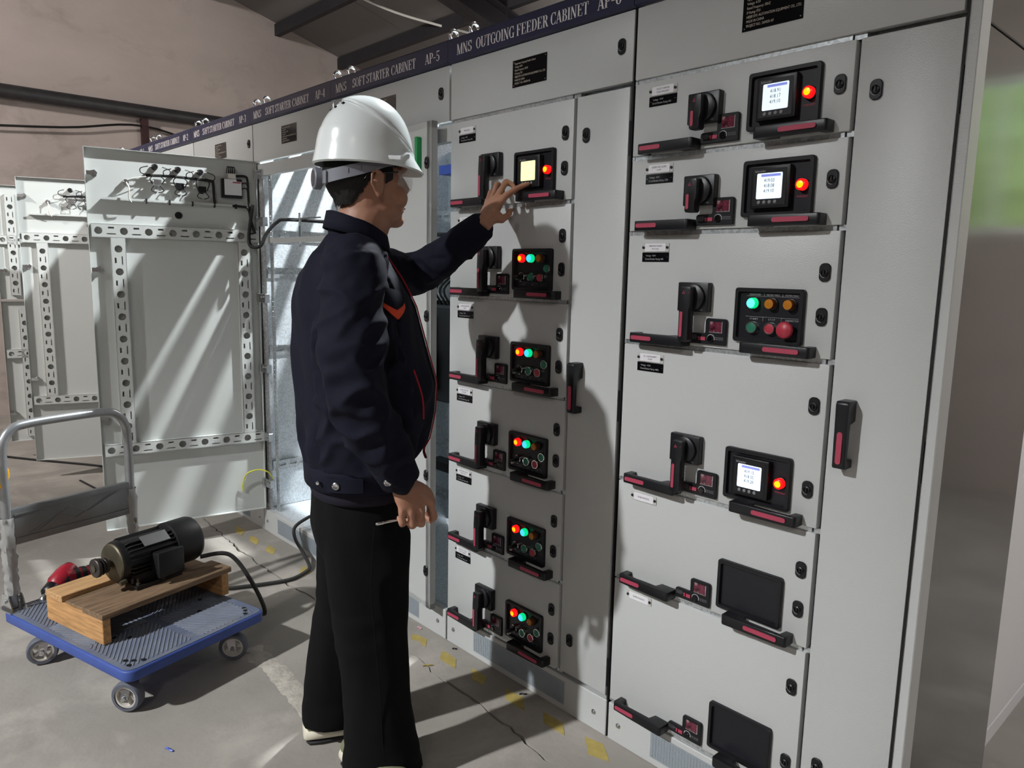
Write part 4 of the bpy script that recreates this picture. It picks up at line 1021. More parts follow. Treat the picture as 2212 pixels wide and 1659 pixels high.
# ================================================================== cables and things on the floor
W3 = [(-1.16, .10, .19), (-1.18, .03, .165), (-1.185, -.03, .13), (-1.15, -.045, .085), (-1.05, -.055, .045), (-.95, -.075, .014), (-.91, -.12, .0105), (-.88, -.2, .0105), (-.9, -.3, .0105), (-.955, -.44, .0105), (-1.0, -.52, .0105), (-1.0, -.6, .0105), (-.86, -.60, .012), (-.66, -.47, .012), (-.56, -.47, .06), (-.575, -.52, .2), (-.62, -.58, .30), (-.64, -.68, .31)]
tag(MB().tube(W3, .0082, 9, smooth=8).build('power_cable', 'cable_dark', smooth=60), 'thick grey power cable curling from the open cabinet across the floor to the motor', 'cable')
b = MB().tube([(-5.2, -1.35, .008), (-4.1, -.72, .008), (-3.47, -.31, .008), (-2.9, -.02-.06, .008), (-2.2, -.12, .008)], .008, 7, smooth=8)
tag(b.build('floor_cable', 'cable_black', smooth=60), 'long black cable lying on the floor under the far open doors', 'cable')
b = MB().tube([(-3.2, -.52, .006), (-2.7, -.45, .006), (-2.25, -.3, .006), (-2.0, -.28, .006)], .006, 7, smooth=8)
tag(b.build('floor_cable', 'cable_black', smooth=60), 'short black cable on the floor beneath the nearer open door', 'cable')
def px_floor(u, v):
    d = CF+CR*((u-1106)/1619.44)-CU*((v-829.5)/1619.44); c0 = Vector((2.1387, -1.6549, 1.4024)); t = -c0.z/d.z
    return c0+d*t
# torn yellow floor tape: measured corner points on the floor
TAPES = [([(953.3, 1408), (960.5, 1407.6), (985.8, 1425), (984, 1444.7), (966.5, 1434.6), (950.8, 1423.7)], 'whole yellow tape mark nearest the ajar cabinet door'),
         ([(1019.6, 1443), (1051, 1462.3), (1043.7, 1480), (1019, 1467)], 'shaded yellow tape mark below the left plinth vent'),
         ([(1092, 1487.2), (1130.5, 1507), (1133, 1536), (1092.4, 1510.5)], 'yellow tape mark below the middle of the plinth vent'),
         ([(1172.7, 1537), (1216, 1563.6), (1219.7, 1590), (1175, 1561.2)], 'yellow tape mark below the right plinth screw'),
         ([(1263, 1591.5), (1303, 1608), (1317, 1646), (1271, 1630)], 'yellow tape mark nearest the camera by the rightmost cabinet'),
         ([(889, 1370.5), (905, 1373), (922.3, 1382), (919.5, 1398), (912, 1393), (906, 1385), (888.5, 1382)], 'torn two-lobed yellow tape mark behind the worker knee'),
         ([(512, 1136), (529.5, 1146), (521.5, 1157), (508, 1149)], 'yellow tape mark farthest away under the open door'),
         ([(540.4, 1158.7), (551.4, 1160.3), (560, 1168), (553.7, 1177.5), (538, 1166.5)], 'crumpled yellow tape mark near the open cabinet corner'),
         ([(580.4, 1177.5), (596.8, 1187.7), (589, 1198), (571.7, 1189.3)], 'yellow tape mark in front of the open cabinet'),
         ([(654.8, 1222), (673.6, 1234), (665.8, 1240), (647, 1237)], 'yellow tape mark under the bend of the grey cable')]
for P, lab in TAPES:
    W_ = [px_floor(*p) for p in P]; c = sum(W_, Vector())/len(W_)
    ring = []
    for i in range(len(W_)):
        a, b2 = W_[i], W_[(i+1) % len(W_)]
        for j in range(5):
            p = a.lerp(b2, j/5); ring.append((p.x-c.x+.0015*noise.noise((p.x*90, p.y*90, 1)), p.y-c.y+.0015*noise.noise((p.x*90, p.y*90, 5))))
    b = MB().prism(ring, 'z', .0002, .0012)
    tag(b.build('floor_tape', 'tape', loc=(c.x, c.y, 0)), lab, 'tape', 'yellow tape marks along the row')
for (u, v, mt, L, an, lab, cat) in ((365, 1621, 'pen_blue', .03, 20, 'tiny blue scrap on the floor in front of the hand truck', 'scrap'), (924, 1439, 'tape', .035, 60, 'thin yellow stick on the crack in front of the row', 'stick'),
                               (906, 1358, 'pink', .022, 10, 'tiny pink scrap beside the ajar door plinth', 'scrap'), (982, 1403, 'cable_black', .018, 40, 'tiny black clip on the floor left of the vent plinth', 'scrap'), (649, 1188, 'cable_black', .02, 0, 'tiny black scrap in front of the open cabinet plinth', 'scrap'), (1130, 1501, 'cable_black', .025, 50, 'small dark chip by the yellow tape below the vent', 'chip')):
    p = px_floor(u, v); b = MB().tube([(-L/2, 0, .003), (-L/6, .002, .004), (L/6, -.001, .004), (L/2, .001, .003)], .0028, 6)
    tag(b.build('floor_scrap', mt, loc=(p.x, p.y, 0), rot=(0, 0, math.radians(an))), lab, cat, 'scraps on the floor')
# ================================================================== worker
mat('skin', (160, 116, 94), .5, var=.07, vscale=25, bump=.08, bscale=260, bdist=.0006)
mat('hair', (13, 11, 11), .7, var=.3, vscale=90, bump=.5, bscale=260, bdist=.002, stretch=(1, 1, .35))
mat('navy_cloth', (14, 16, 31), .85, spec=.25, var=.12, vscale=30, bump=.25, bscale=900, bdist=.0006)
mat('navy_dark', (12, 14, 26), .85, spec=.25, var=.12, vscale=30)
mat('rib_cloth', (30, 27, 38), .9, spec=.25, var=.1, vscale=60)
mat('red_lining', (92, 14, 22), .8, var=.15, vscale=30)
mat('red_piping', (170, 24, 40), .7, var=.08, vscale=30)
mat('orange_cloth', (214, 72, 40), .8, var=.12, vscale=60)
mat('black_cloth', (9, 9, 10), .9, spec=.2, var=.15, vscale=14, bump=.15, bscale=900, bdist=.0005)
mat('shoe_white', (206, 200, 182), .6, var=.05, vscale=20)
mat('shoe_olive', (118, 120, 92), .8, var=.1, vscale=40)
mat('shoe_sole', (30, 30, 32), .7, var=.1, vscale=20)
mat('hat_white', (222, 228, 228), .22, var=.01, vscale=4, coat=.4)
mat('hat_grey', (122, 124, 132), .5, var=.05, vscale=20)
mat('hat_dial', (72, 68, 72), .55, var=.08, vscale=30)
mat('clear_lens', (225, 232, 232), .04, var=.005); MATS['clear_lens'].node_tree.nodes['Principled BSDF'].inputs['Alpha'].default_value = .13
mat('eye_white', (214, 208, 200), .3, var=.02)
mat('lip', (150, 84, 76), .5, var=.05)
PO = Vector((.38, -.57, 0)); PR = math.atan2(-.42, .907)
PM = Matrix.Translation(PO) @ Matrix.Rotation(PR, 4, 'Z')
def sup(c, ax, ay, rx, ryp, rym=None, n=28, p=2.3):
    """superellipse ring around c; ax, ay unit axes; ryp / rym radii forward and back"""
    c, ax, ay = Vector(c), Vector(ax), Vector(ay); rym = ryp if rym is None else rym; out = []
    for i in range(n):
        t = 2*math.pi*i/n; cs, sn = math.cos(t), math.sin(t)
        u = math.copysign(abs(cs)**(2/p), cs)*rx; v = math.copysign(abs(sn)**(2/p), sn)*(ryp if sn > 0 else rym)
        out.append(c+ax*u+ay*v)
    return out
X3, Y3, Z3 = (1, 0, 0), (0, 1, 0), (0, 0, 1)
def ellip(b, c, r, rot=None, n=3):
    bb = bmesh.new(); bmesh.ops.create_icosphere(bb, subdivisions=n, radius=1)
    M = Matrix.Translation(c) @ (rot or Matrix.Identity(4)) @ Matrix.Diagonal((*r, 1))
    bmesh.ops.transform(bb, matrix=M, verts=bb.verts[:]); b.bm(bb)
def limb(b, pts, n=16, seg=5):
    """round tapered tube through (point, radius) pairs, rounded ends"""
    P = [Vector(p) for p, r in pts]; R = [r for p, r in pts]
    Q = catmull(P, seg); K = len(Q); rr = []
    for i in range(K):
        t = i/(K-1)*(len(R)-1); k = min(int(t), len(R)-2); f = t-k; f = f*f*(3-2*f); rr.append(R[k]*(1-f)+R[k+1]*f)
    b.tube(Q, lambda t: rr[min(K-1, int(round(t*(K-1))))], n)
    ellip(b, Q[0], (rr[0],)*3, n=2); ellip(b, Q[-1], (rr[-1],)*3, n=2)
def remesh(mb, voxel, smooth_it=3, disp=None, keep=None):
    me = bpy.data.meshes.new('r'); me.from_pydata(mb.v, [], mb.f)
    bb = bmesh.new(); bb.from_mesh(me); bmesh.ops.recalc_face_normals(bb, faces=bb.faces[:]); bb.to_mesh(me); bb.free()
    o = bpy.data.objects.new('r', me); COL.objects.link(o)
    md = o.modifiers.new('r', 'REMESH'); md.mode = 'VOXEL'; md.voxel_size = voxel; md.adaptivity = 0
    bpy.context.view_layer.update(); dg = bpy.context.evaluated_depsgraph_get()
    m2 = bpy.data.meshes.new_from_object(o.evaluated_get(dg)); bpy.data.objects.remove(o); bpy.data.meshes.remove(me)
    bb = bmesh.new(); bb.from_mesh(m2)
    for _ in range(smooth_it): bmesh.ops.smooth_vert(bb, verts=bb.verts[:], factor=.5, use_axis_x=True, use_axis_y=True, use_axis_z=True)
    if disp:
        bb.normal_update()
        mv = [(v, v.normal.copy()*disp(v.co, v.normal)) for v in bb.verts]
        for v, d in mv: v.co += d
        bmesh.ops.smooth_vert(bb, verts=bb.verts[:], factor=.4, use_axis_x=True, use_axis_y=True, use_axis_z=True)
    if keep:
        bmesh.ops.delete(bb, geom=[f for f in bb.faces if not keep(f.calc_center_median())], context='FACES')
    bb.to_mesh(m2); bb.free(); m2.shade_smooth(); return m2
def mesh_obj(name, me, mt, parent):
    me.materials.clear(); me.materials.append(MATS[mt]); me.name = name
    return obj(name, me, parent)

# ---- key points (local: x = his right, y = forward, z = up)
SHR, ELR, WRR = (.185, -.055, 1.405), (.245, -.055, 1.12), (.226, .055, .868)
SHL, ELL, WRL = (-.185, -.02, 1.415), (-.335, .175, 1.385), (-.152, .365, 1.542)
HAND_L = dict(index=[(-.182, .439, 1.626), (-.189, .474, 1.650), (-.188, .497, 1.661), (-.184, .512, 1.666)],
              middle=[(-.216, .429, 1.637), (-.238, .457, 1.675), (-.234, .475, 1.668), (-.227, .482, 1.655)],
              ring=[(-.247, .418, 1.630), (-.282, .441, 1.672), (-.283, .458, 1.664), (-.274, .459, 1.650)],
              pinky=[(-.268, .405, 1.612), (-.306, .427, 1.650), (-.305, .440, 1.640), (-.297, .440, 1.630)],
              thumb=[(-.150, .385, 1.552), (-.150, .418, 1.556), (-.158, .440, 1.567), (-.170, .452, 1.584)])
HAND_R = dict(index=[(.226, .126, .814), (.222, .139, .772), (.197, .134, .753), (.181, .121, .766)],
              middle=[(.240, .100, .803), (.236, .104, .762), (.207, .104, .750), (.190, .095, .766)],
              ring=[(.247, .074, .799), (.242, .079, .760), (.213, .079, .750), (.196, .073, .766)],
              pinky=[(.248, .050, .802), (.243, .053, .767), (.219, .054, .758), (.202, .050, .771)],
              thumb=[(.205, .108, .838), (.182, .138, .798), (.170, .140, .768), (.172, .122, .752)])
b = MB()
# torso, pelvis, neck
b.loft([sup((0, yc, z), X3, Y3, rx, ry) for z, yc, rx, ry in ((.72, -.02, .155, .11), (.85, -.01, .16, .125), (1.0, -.01, .165, .14), (1.15, -.015, .175, .135), (1.3, -.025, .185, .12), (1.40, -.035, .17, .09), (1.455, -.035, .09, .06))])
limb(b, [((0, -.045, 1.38), .07), ((0, -.03, 1.46), .064), ((0, -.012, 1.53), .062), ((0, .0, 1.58), .064)], 20)
# legs
for s, hip, kn, an in ((1, (.09, -.015, .74), (.105, -.0, .43), (.118, .0, .09)), (-1, (-.09, -.02, .74), (-.1, -.06, .42), (-.1, -.115, .09))):
    limb(b, [(hip, .088), (((hip[0]+kn[0])/2, (hip[1]+kn[1])/2, .6), .078), (kn, .055), ((kn[0], (kn[1]+an[1])/2-.015, .3), .052), (an, .036)], 16)
    ellip(b, (an[0], an[1]+.02, .06), (.034, .06, .03))
# arms
for S_, E_, W_ in ((SHR, ELR, WRR), (SHL, ELL, WRL)):
    limb(b, [(S_, .058), (tuple((Vector(S_)+Vector(E_))/2), .05), (E_, .041), (tuple(Vector(E_).lerp(Vector(W_), .45)), .039), (W_, .0285)], 16)
# hands
for H, W_, bk in ((HAND_L, WRL, Vector((-.25, -.75, .4))), (HAND_R, WRR, Vector((.9, .1, .3)))):
    mc = [Vector(H[k][0]) for k in ('index', 'middle', 'ring', 'pinky')]; w = Vector(W_)
    # palm: loft from the wrist to the knuckle row
    side = (mc[0]-mc[3]).normalized(); fwd_ = ((mc[1]+mc[2])/2-w).normalized(); nrm = side.cross(fwd_).normalized()
    rows = []
    for t, wd, th in ((-.25, .027, .02), (0, .029, .021), (.3, .036, .021), (.65, .042, .0195), (.95, .043, .0155), (1.06, .038, .0125)):
        c = w.lerp((mc[0]+mc[3])/2, t) if t > 0 else w+(w-(mc[0]+mc[3])/2).normalized()*(-t*.09)
        rows.append(sup(c, side, nrm, wd, th, n=20, p=2.6))
    b.loft(rows)
    for k, r0 in (('index', .0102), ('middle', .0106), ('ring', .01), ('pinky', .0088), ('thumb', .0125)):
        q = H[k]
        limb(b, [(tuple(w.lerp(Vector(q[0]), .55 if k != 'thumb' else .1)), r0*1.08), (q[0], r0*1.1), (tuple(Vector(q[0]).lerp(Vector(q[1]), .5)), r0*.94), (q[1], r0*1.0), (tuple(Vector(q[1]).lerp(Vector(q[2]), .5)), r0*.88), (q[2], r0*.86), (q[3], r0*.72)], 12, 4)
    # thumb base
    limb(b, [(tuple(w.lerp(Vector(H['thumb'][0]), .2)), .022), (tuple(Vector(H['thumb'][0]).lerp(mc[0], .15)), .0225), (H['thumb'][1], .0145)], 12, 4)
# head, turned a little towards the panel
HROT = Matrix.Translation((0, -.01, 0)) @ Matrix.Rotation(math.radians(9), 4, 'Z') @ Matrix.Translation((0, .01, 0))
b.M = HROT
ellip(b, (0, -.008, 1.652), (.079, .1, .107))                # skull
ellip(b, (0, .03, 1.60), (.073, .072, .085))                 # face
ellip(b, (0, .034, 1.558), (.068, .064, .046))                # jaw and cheeks
ellip(b, (0, .078, 1.528), (.026, .024, .018))               # chin
ellip(b, (0, .015, 1.532), (.058, .064, .034))                   # under the jaw
for s in (-1, 1):
    ellip(b, (s*.045, .066, 1.585), (.031, .032, .032))       # cheeks
    ellip(b, (s*.031, .083, 1.66), (.028, .016, .012))       # brows
b.loft([sup((0, y, z), X3, (0, .6, .8), rx, ry, n=12) for z, y, rx, ry in ((1.645, .09, .008, .01), (1.625, .102, .01, .012), (1.605, .112, .015, .012), (1.594, .106, .017, .010))])   # nose
ellip(b, (0, .094, 1.568), (.021, .011, .007)); ellip(b, (0, .092, 1.556), (.018, .011, .008))  # lips
for s in (-1, 1):
    # ears: disc, helix rim and lobe
    ellip(b, (s*.083, .008, 1.614), (.008, .018, .03), Matrix.Rotation(s*.35, 4, 'Z'))
    e = [(.09, .0, 1.598), (.096, -.012, 1.612), (.099, -.014, 1.632), (.094, -.004, 1.646), (.085, .012, 1.645), (.08, .022, 1.635)]
    limb(b, [((s*x, y, z), .0045) for x, y, z in e], 8, 4); ellip(b, (s*.086, .008, 1.59), (.007, .009, .012))
b.M = None
limb(b, [((0, -.04, 1.44), .068), ((0, -.012, 1.51), .069), ((0, .004, 1.545), .066)], 20)
body = remesh(b, .0045, 2)
person = mesh_obj('person', body, 'skin', None); person.matrix_world = PM
tag(person, 'worker in navy jacket and black trousers pressing the lit meter with one finger', 'person')
def HM_():
    q = MB(); q.M = HROT; return q
for s in (-1, 1):
    HM_().lathe([(.0005, -.011), (.008, -.008), (.0112, 0), (.008, .008), (.0045, .0102)], (s*.031, .074, 1.636), (s*.1, 1, 0), 14).build('eye', 'eye_white', person, smooth=60)
    HM_().lathe([(.005, .0098), (.0045, .0106), (.0005, .0112)], (s*.031, .074, 1.636), (s*.1, 1, 0), 12).build('iris', 'hair', person, smooth=60)
    HM_().tube([(s*.015, .098, 1.657), (s*.03, .099, 1.662), (s*.046, .09, 1.656)], .0032, 6, smooth=4).build('eyebrow', 'hair', person, smooth=60)
HM_().tube([(-.02, .099, 1.561), (0, .1045, 1.562), (.02, .099, 1.561)], .0018, 6, smooth=4).build('mouth_line', 'lip', person, smooth=60)
# hair: short cap hugging the skull, above ears and down to the nape
hb = MB(); hb.M = HROT; ellip(hb, (0, -.010, 1.652), (.0825, .1035, .110), n=5)
hb.loft([sup((0, yc, z), X3, Y3, rx, .03, ry, n=32) for z, yc, rx, ry in ((1.53, -.03, .036, .043), (1.56, -.027, .052, .053), (1.59, -.022, .065, .068), (1.62, -.018, .074, .080), (1.66, -.012, .0805, .0915))])
HINV = HROT.inverted()
def hair_keep(c):
    c = HINV @ c; j = .006*noise.noise(c*140)+.004*noise.noise(c*45)
    if c.y > .07: return c.z > 1.70+j
    if c.y < -.045: line = 1.552+(c.y+.1)*.35          # nape
    elif c.y < -.012: line = 1.571+(c.y+.045)*1.6      # behind the ear
    elif c.y < .03: line = 1.648                       # over the ear
    elif c.y < .052: line = 1.607                      # sideburn
    else: line = 1.662
    return c.z > line+j
hm = remesh(hb, .0036, 1, disp=lambda c, n: .0015*noise.noise(c*220), keep=hair_keep)
mesh_obj('hair', hm, 'hair', person)

# ---- jacket
jb = MB()
JT = [(.815, -.02, .185, .118, .135), (.84, -.02, .195, .128, .148), (.885, -.02, .205, .142, .152), (.93, -.02, .213, .168, .158), (1.0, -.015, .218, .178, .165), (1.09, -.012, .218, .180, .176), (1.19, -.02, .215, .160, .176), (1.30, -.03, .21, .140, .160), (1.38, -.04, .195, .112, .138), (1.43, -.045, .165, .085, .108), (1.465, -.045, .105, .07, .075), (1.49, -.04, .078, .06, .06)]
jb.loft([sup((0, yc, z), X3, Y3, rx, f, k_, n=40, p=2.35) for z, yc, rx, f, k_ in JT])
limb(jb, [((.13, -.05, 1.40), .075), (SHR, .078), ((.225, -.065, 1.27), .079), ((.248, -.06, 1.13), .079), ((.25, -.03, 1.03), .072), ((.243, .015, .95), .062), ((.232, .045, .892), .05)], 22)
limb(jb, [((-.13, -.04, 1.40), .075), (SHL, .076), ((-.265, .08, 1.395), .072), ((-.33, .175, 1.385), .066), ((-.27, .26, 1.435), .060), ((-.20, .325, 1.497), .052), ((-.168, .352, 1.527), .046)], 22)
def ridge(p, k): return 1-abs(noise.noise(p*k))*2
def fold(q): return (1-abs(noise.noise(q)))**3-.45
def jdisp(c, n):
    d = 0
    arm_r = c.x > .19 or (c.x > .15 and c.z < 1.3 and c.y < .0)
    if c.x < -.2 or c.y > .21:     # reaching sleeve: folds wrap across the arm
        q = Vector((c.x*8+c.y*13, c.y*5-c.x*8, c.z*17)); d += .013*fold(q)+.004*noise.noise(q*2.3)
    elif arm_r:                    # hanging sleeve: diagonal folds gathering round the elbow
        k_ = 1.25-min(1, abs(c.z-1.1)/.28)*.6
        q = Vector((c.x*6, c.y*9+c.z*6, c.z*12-c.y*8)); d += .015*k_*fold(q)+.005*noise.noise(q*2.2)
    else:                          # body: long drapes falling from the shoulder, blouson bulge over the waistband
        q = Vector((c.x*8+c.z*2.5, c.y*9, c.z*3.6+c.y*2)); d += .016*fold(q)+.005*noise.noise(q*2.4)
        if abs(c.z-.945) < .075: d += .010*math.sin(math.atan2(c.x, c.y)*13+noise.noise(c*8)*3)*(1-abs(c.z-.945)/.075)
    sm = c.x+.18*(c.z-1.4)         # armhole seam of the near sleeve
    if abs(sm-.158) < .0045 and c.z > 1.17 and c.y < .06: d -= .006
    if c.z < .885 and c.x < .2: d = -.004
    if c.z > 1.44: d *= .3
    return d
jk = mesh_obj('jacket', remesh(jb, .006, 6, jdisp), 'navy_cloth', person)
# rib hem below the waistband, waistband tab, snaps, cuffs
MB().loft([sup((0, -.02, z), X3, Y3, rx, f, k_, n=48) for z, rx, f, k_ in ((.796, .178, .112, .13), (.802, .186, .121, .138), (.817, .189, .125, .142), (.834, .187, .122, .14))]).build('rib_hem', 'rib_cloth', jk, smooth=60)
MB().loft([sup((0, -.02, z), X3, Y3, rx, f, k_, n=48) for z, rx, f, k_ in ((.830, .194, .128, .148), (.834, .2, .135, .155), (.886, .204, .141, .157), (.892, .199, .136, .152))]).build('waistband', 'navy_cloth', jk, smooth=60)
def on_band(t, z, off=0):
    r = sup((0, -.02, z), X3, Y3, .205+off, .141+off, .157+off, n=360, p=2.3); return r[int(t) % 360]
b = MB()
tab = [[on_band(t, z, o_) for t in range(322, 358, 3)] for z, o_ in ((.842, .0), (.843, .006), (.879, .006), (.88, .0))]
b.loft(tab, cap=False); b.f = [f for f in b.f if not (f[0] % 12 == 11)]; b.m = [0]*len(b.f)
b.build('waist_tab', 'navy_cloth', jk, smooth=60)
for t in (332, 312):
    p = on_band(t, .861, .006); d = Vector((p.x, p.y+.02, 0)).normalized()
    MB().lathe([(.0095, -.003), (.0095, .004), (.007, .006), (.004, .0052)] if t == 332 else [(.005, -.003), (.005, .003), (.003, .0035)], p, d, 16).build('snap_button', 'zinc', jk, smooth=50)
def cuff(W_, prev, r, name='cuff'):
    W_, prev = Vector(W_), Vector(prev); a = (W_-prev).normalized()
    rows = [(-.062, r*1.06), (-.058, r*1.12), (-.004, r*1.02), (0.0, r*.98), (-.002, r*.9), (-.03, r*.86)]
    u = a.orthogonal().normalized(); v = a.cross(u)
    return MB().loft([[W_+a*h+(u*math.cos(t)*rr+v*math.sin(t)*rr*.93) for t in [2*math.pi*i/28 for i in range(28)]] for h, rr in rows], cap=False).build(name, 'navy_cloth', jk, smooth=60), a
cuff((.229, .052, .876), (.243, .015, .95), .052)
cuff((-.158, .362, 1.535), (-.20, .325, 1.497), .047)
MB().lathe([(.0095, -.012), (.0095, .004), (.007, .006), (.004, .0052)], (.279, .012, .888), (.95, -.3, -.1), 16).build('snap_button', 'zinc', jk, smooth=50)
# collar
rows = []
for t, z_o, r_o in ((-.5, -.03, .012), (0, -.01, .003), (.5, .026, .001), (1, .05, .002), (1.4, .049, .007), (1.9, .026, .012), (2.4, .006, .017)):
    rr = []
    for i in range(40):
        a = math.radians(-235+290*i/39)       # open at the front
        fx, fy = math.cos(a), math.sin(a)
        rx, ry = .074+r_o, (.074 if fy > 0 else .060)+r_o
        drop = .045*max(0, fy)**1.5
        rr.append((fx*rx, -.036+fy*ry+.02*max(0, fy), 1.476+z_o-drop*1.2+.022*max(0, -fy)))
    rows.append(rr)
cb = MB().loft(rows, cap=False); cb.f = [f for f in cb.f if not (f[0] % 40 == 39)]; cb.m = [0]*len(cb.f)
me = cb.mesh('collar', 'navy_cloth', 60); co = obj('collar', me, jk); sm = co.modifiers.new('s', 'SOLIDIFY'); sm.thickness = .004; sm.offset = 0
# front opening: placket edge with red facing and zip piping
def front_y(z):
    for (z0, y0, _, f0, _b), (z1, y1, _, f1, _c) in zip(JT, JT[1:]):
        if z0 <= z <= z1: t = (z-z0)/(z1-z0); return (y0+f0)*(1-t)+(y1+f1)*t
    return .05
b = MB(); L = []; R_ = []
zs = [1.455-.0155*i for i in range(37)]
rows = []
for z in zs:
    y = front_y(z); k_ = min(1, max(0, (1.45-z)/.12))
    rows.append([(.012, y-.02, z), (.02, y+.004, z), (.004, y+.012+.008*k_, z), (-.002, y+.0125+.008*k_, z), (-.006, y+.004, z), (-.008, y-.02, z)])
b.loft(rows, cap=True); b.build('placket', 'navy_dark', jk, smooth=50)
MB().tube([(.006, front_y(z)+.0145+.008*min(1, max(0, (1.45-z)/.12)), z) for z in zs], .0022, 6).build('zip_piping', 'red_piping', jk, smooth=50)
rows = [[(-.004, front_y(z)-.01, z), (-.012, front_y(z)+.013+.006*math.sin(z*9), z), (-.016, front_y(z)+.011+.006*math.sin(z*9), z), (-.014, front_y(z)-.01, z)] for z in zs]
MB().loft(rows).build('facing', 'red_lining', jk, smooth=50)
# zip tail hanging at the waist
MB().tube([(.004, front_y(.93)+.014, .925), (.002, front_y(.91)+.018, .895), (0, front_y(.9)+.03, .872)], .004, 8, smooth=4).build('zip_tail', 'red_lining', jk, smooth=50)
# chest pocket flap with orange tongue (right breast) and red slash-pocket piping
def chest(t, z, off=0):
    for (z0, y0, r0, f0, _b), (z1, y1, r1, f1, _c) in zip(JT, JT[1:]):
        if z0 <= z <= z1:
            k_ = (z-z0)/(z1-z0); rx, f, yc = r0*(1-k_)+r1*k_+off, f0*(1-k_)+f1*k_+off, y0*(1-k_)+y1*k_
            t = math.radians(t); return Vector((abs(math.cos(t))**(2/2.35)*rx, yc+abs(math.sin(t))**(2/2.35)*f, z))
def patch(rows_, off0, off1):
    """rows_ = (angle, z_top, z_bottom) columns of a cloth patch lying on the chest"""
    rr = [[chest(t, zt, off0), chest(t, zt, off1), chest(t, (zt+zb2)/2, off1+.002), chest(t, zb2, off1), chest(t, zb2, off0)] for t, zt, zb2 in rows_]
    return MB().loft(rr)
fl = [(14, 1.36, 1.322), (18, 1.359, 1.316), (23, 1.357, 1.308), (28, 1.354, 1.302), (33, 1.352, 1.306), (38, 1.349, 1.311), (43, 1.346, 1.318)]
patch(fl, .002, .011).build('pocket_flap', 'navy_cloth', jk, smooth=50)
patch([(t, zb2+.006, zb2-.024+.012*abs(t-28)/14) for t, zt, zb2 in fl], .002, .0085).build('pocket_tongue', 'orange_cloth', jk, smooth=50)
MB().tube([chest(34, 1.15, .009), chest(38, 1.08, .011), chest(42, 1.02, .010)], .0022, 6, smooth=4).build('pocket_piping', 'red_piping', jk, smooth=50)

# ---- trousers
tb_ = MB()
tb_.loft([sup((0, -.018, z), X3, Y3, rx, f, k_, n=36) for z, rx, f, k_ in ((.88, .165, .115, .13), (.78, .178, .122, .136), (.70, .182, .125, .142), (.64, .172, .112, .13), (.60, .12, .08, .1))])
tb_.loft([sup((x, yc, z), X3, Y3, rx, ry, n=28, p=2.2) for z, x, yc, rx, ry in ((.70, .088, -.018, .09, .118), (.60, .096, -.018, .092, .112), (.5, .10, -.012, .088, .104), (.42, .104, -.010, .085, .098), (.3, .108, .0, .082, .094), (.2, .112, .004, .083, .094), (.1, .115, .012, .09, .104), (.012, .122, .016, .098, .116))])
tb_.loft([sup((x, yc, z), X3, Y3, rx, ry, n=28, p=2.2) for z, x, yc, rx, ry in ((.70, -.088, -.022, .09, .118), (.60, -.094, -.032, .09, .108), (.5, -.098, -.048, .086, .098), (.42, -.1, -.06, .084, .092), (.3, -.1, -.08, .08, .088), (.2, -.1, -.092, .08, .088), (.1, -.1, -.098, .082, .09), (.055, -.1, -.1, .082, .092))])
def tdisp(c, n):
    q = Vector((c.x*9, c.y*9, c.z*3.2)); d = .006*noise.noise(q)+.003*noise.noise(q*2.4)
    if c.z < .3: d += .006*noise.noise(Vector((c.x*6, c.y*6, c.z*22)))*(1-c.z/.3)
    if abs(c.z-.43) < .08 and c.y < 0: d += .005*noise.noise(Vector((c.x*5, c.y*5, c.z*26)))
    return d
tr = mesh_obj('trousers', remesh(tb_, .008, 4, tdisp), 'black_cloth', person)
MB().tube([(.2, -.012, .75), (.193, -.02, .6), (.193, -.012, .45), (.195, .0, .3), (.2, .006, .15), (.208, .014, .06)], .0016, 5, smooth=5).build('side_seam', 'black_cloth', tr, smooth=50)
# ---- shoes
def shoe(x, y, rz):
    r = obj('shoe', None, person, (x, y, 0), (0, 0, rz)) if False else None
    prof = [(-.118, .020, .012), (-.112, .034, .03), (-.08, .040, .04), (-.02, .041, .045), (.05, .046, .05), (.11, .047, .05), (.15, .040, .04), (.172, .024, .02), (.178, .008, .006)]
    def sec(sy, rx, zlo, zhi, top=.7): return [(rx*math.cos(t)*(1 if math.sin(t) < 0 else top+(1-top)*abs(math.cos(t))), sy, (zlo+zhi)/2+(zhi-zlo)/2*math.copysign(abs(math.sin(t))**.7, math.sin(t))) for t in [2*math.pi*i/20 for i in range(20)]]
    up = MB().loft([sec(sy, rx*.96, .03, zt) for (sy, rx, _), zt in zip(prof, (.06, .085, .098, .1, .09, .07, .058, .05, .04))])
    s_ = up.build('shoe', 'shoe_olive', person, (x, y, 0), (0, 0, rz), smooth=60)
    MB().loft([sec(sy-(.006 if sy < -.1 else 0), rx*1.06, .010, .04+(.014 if sy < -.05 else 0), .98) for sy, rx, _ in prof]).build('midsole', 'shoe_white', s_, smooth=60)
    MB().loft([sec(sy*.99, rx*1.02, .0, .016, 1) for sy, rx, _ in prof]).build('outsole', 'shoe_sole', s_, smooth=60)
shoe(-.1, -.066, math.radians(4)); shoe(.14, -.012, math.radians(-62))
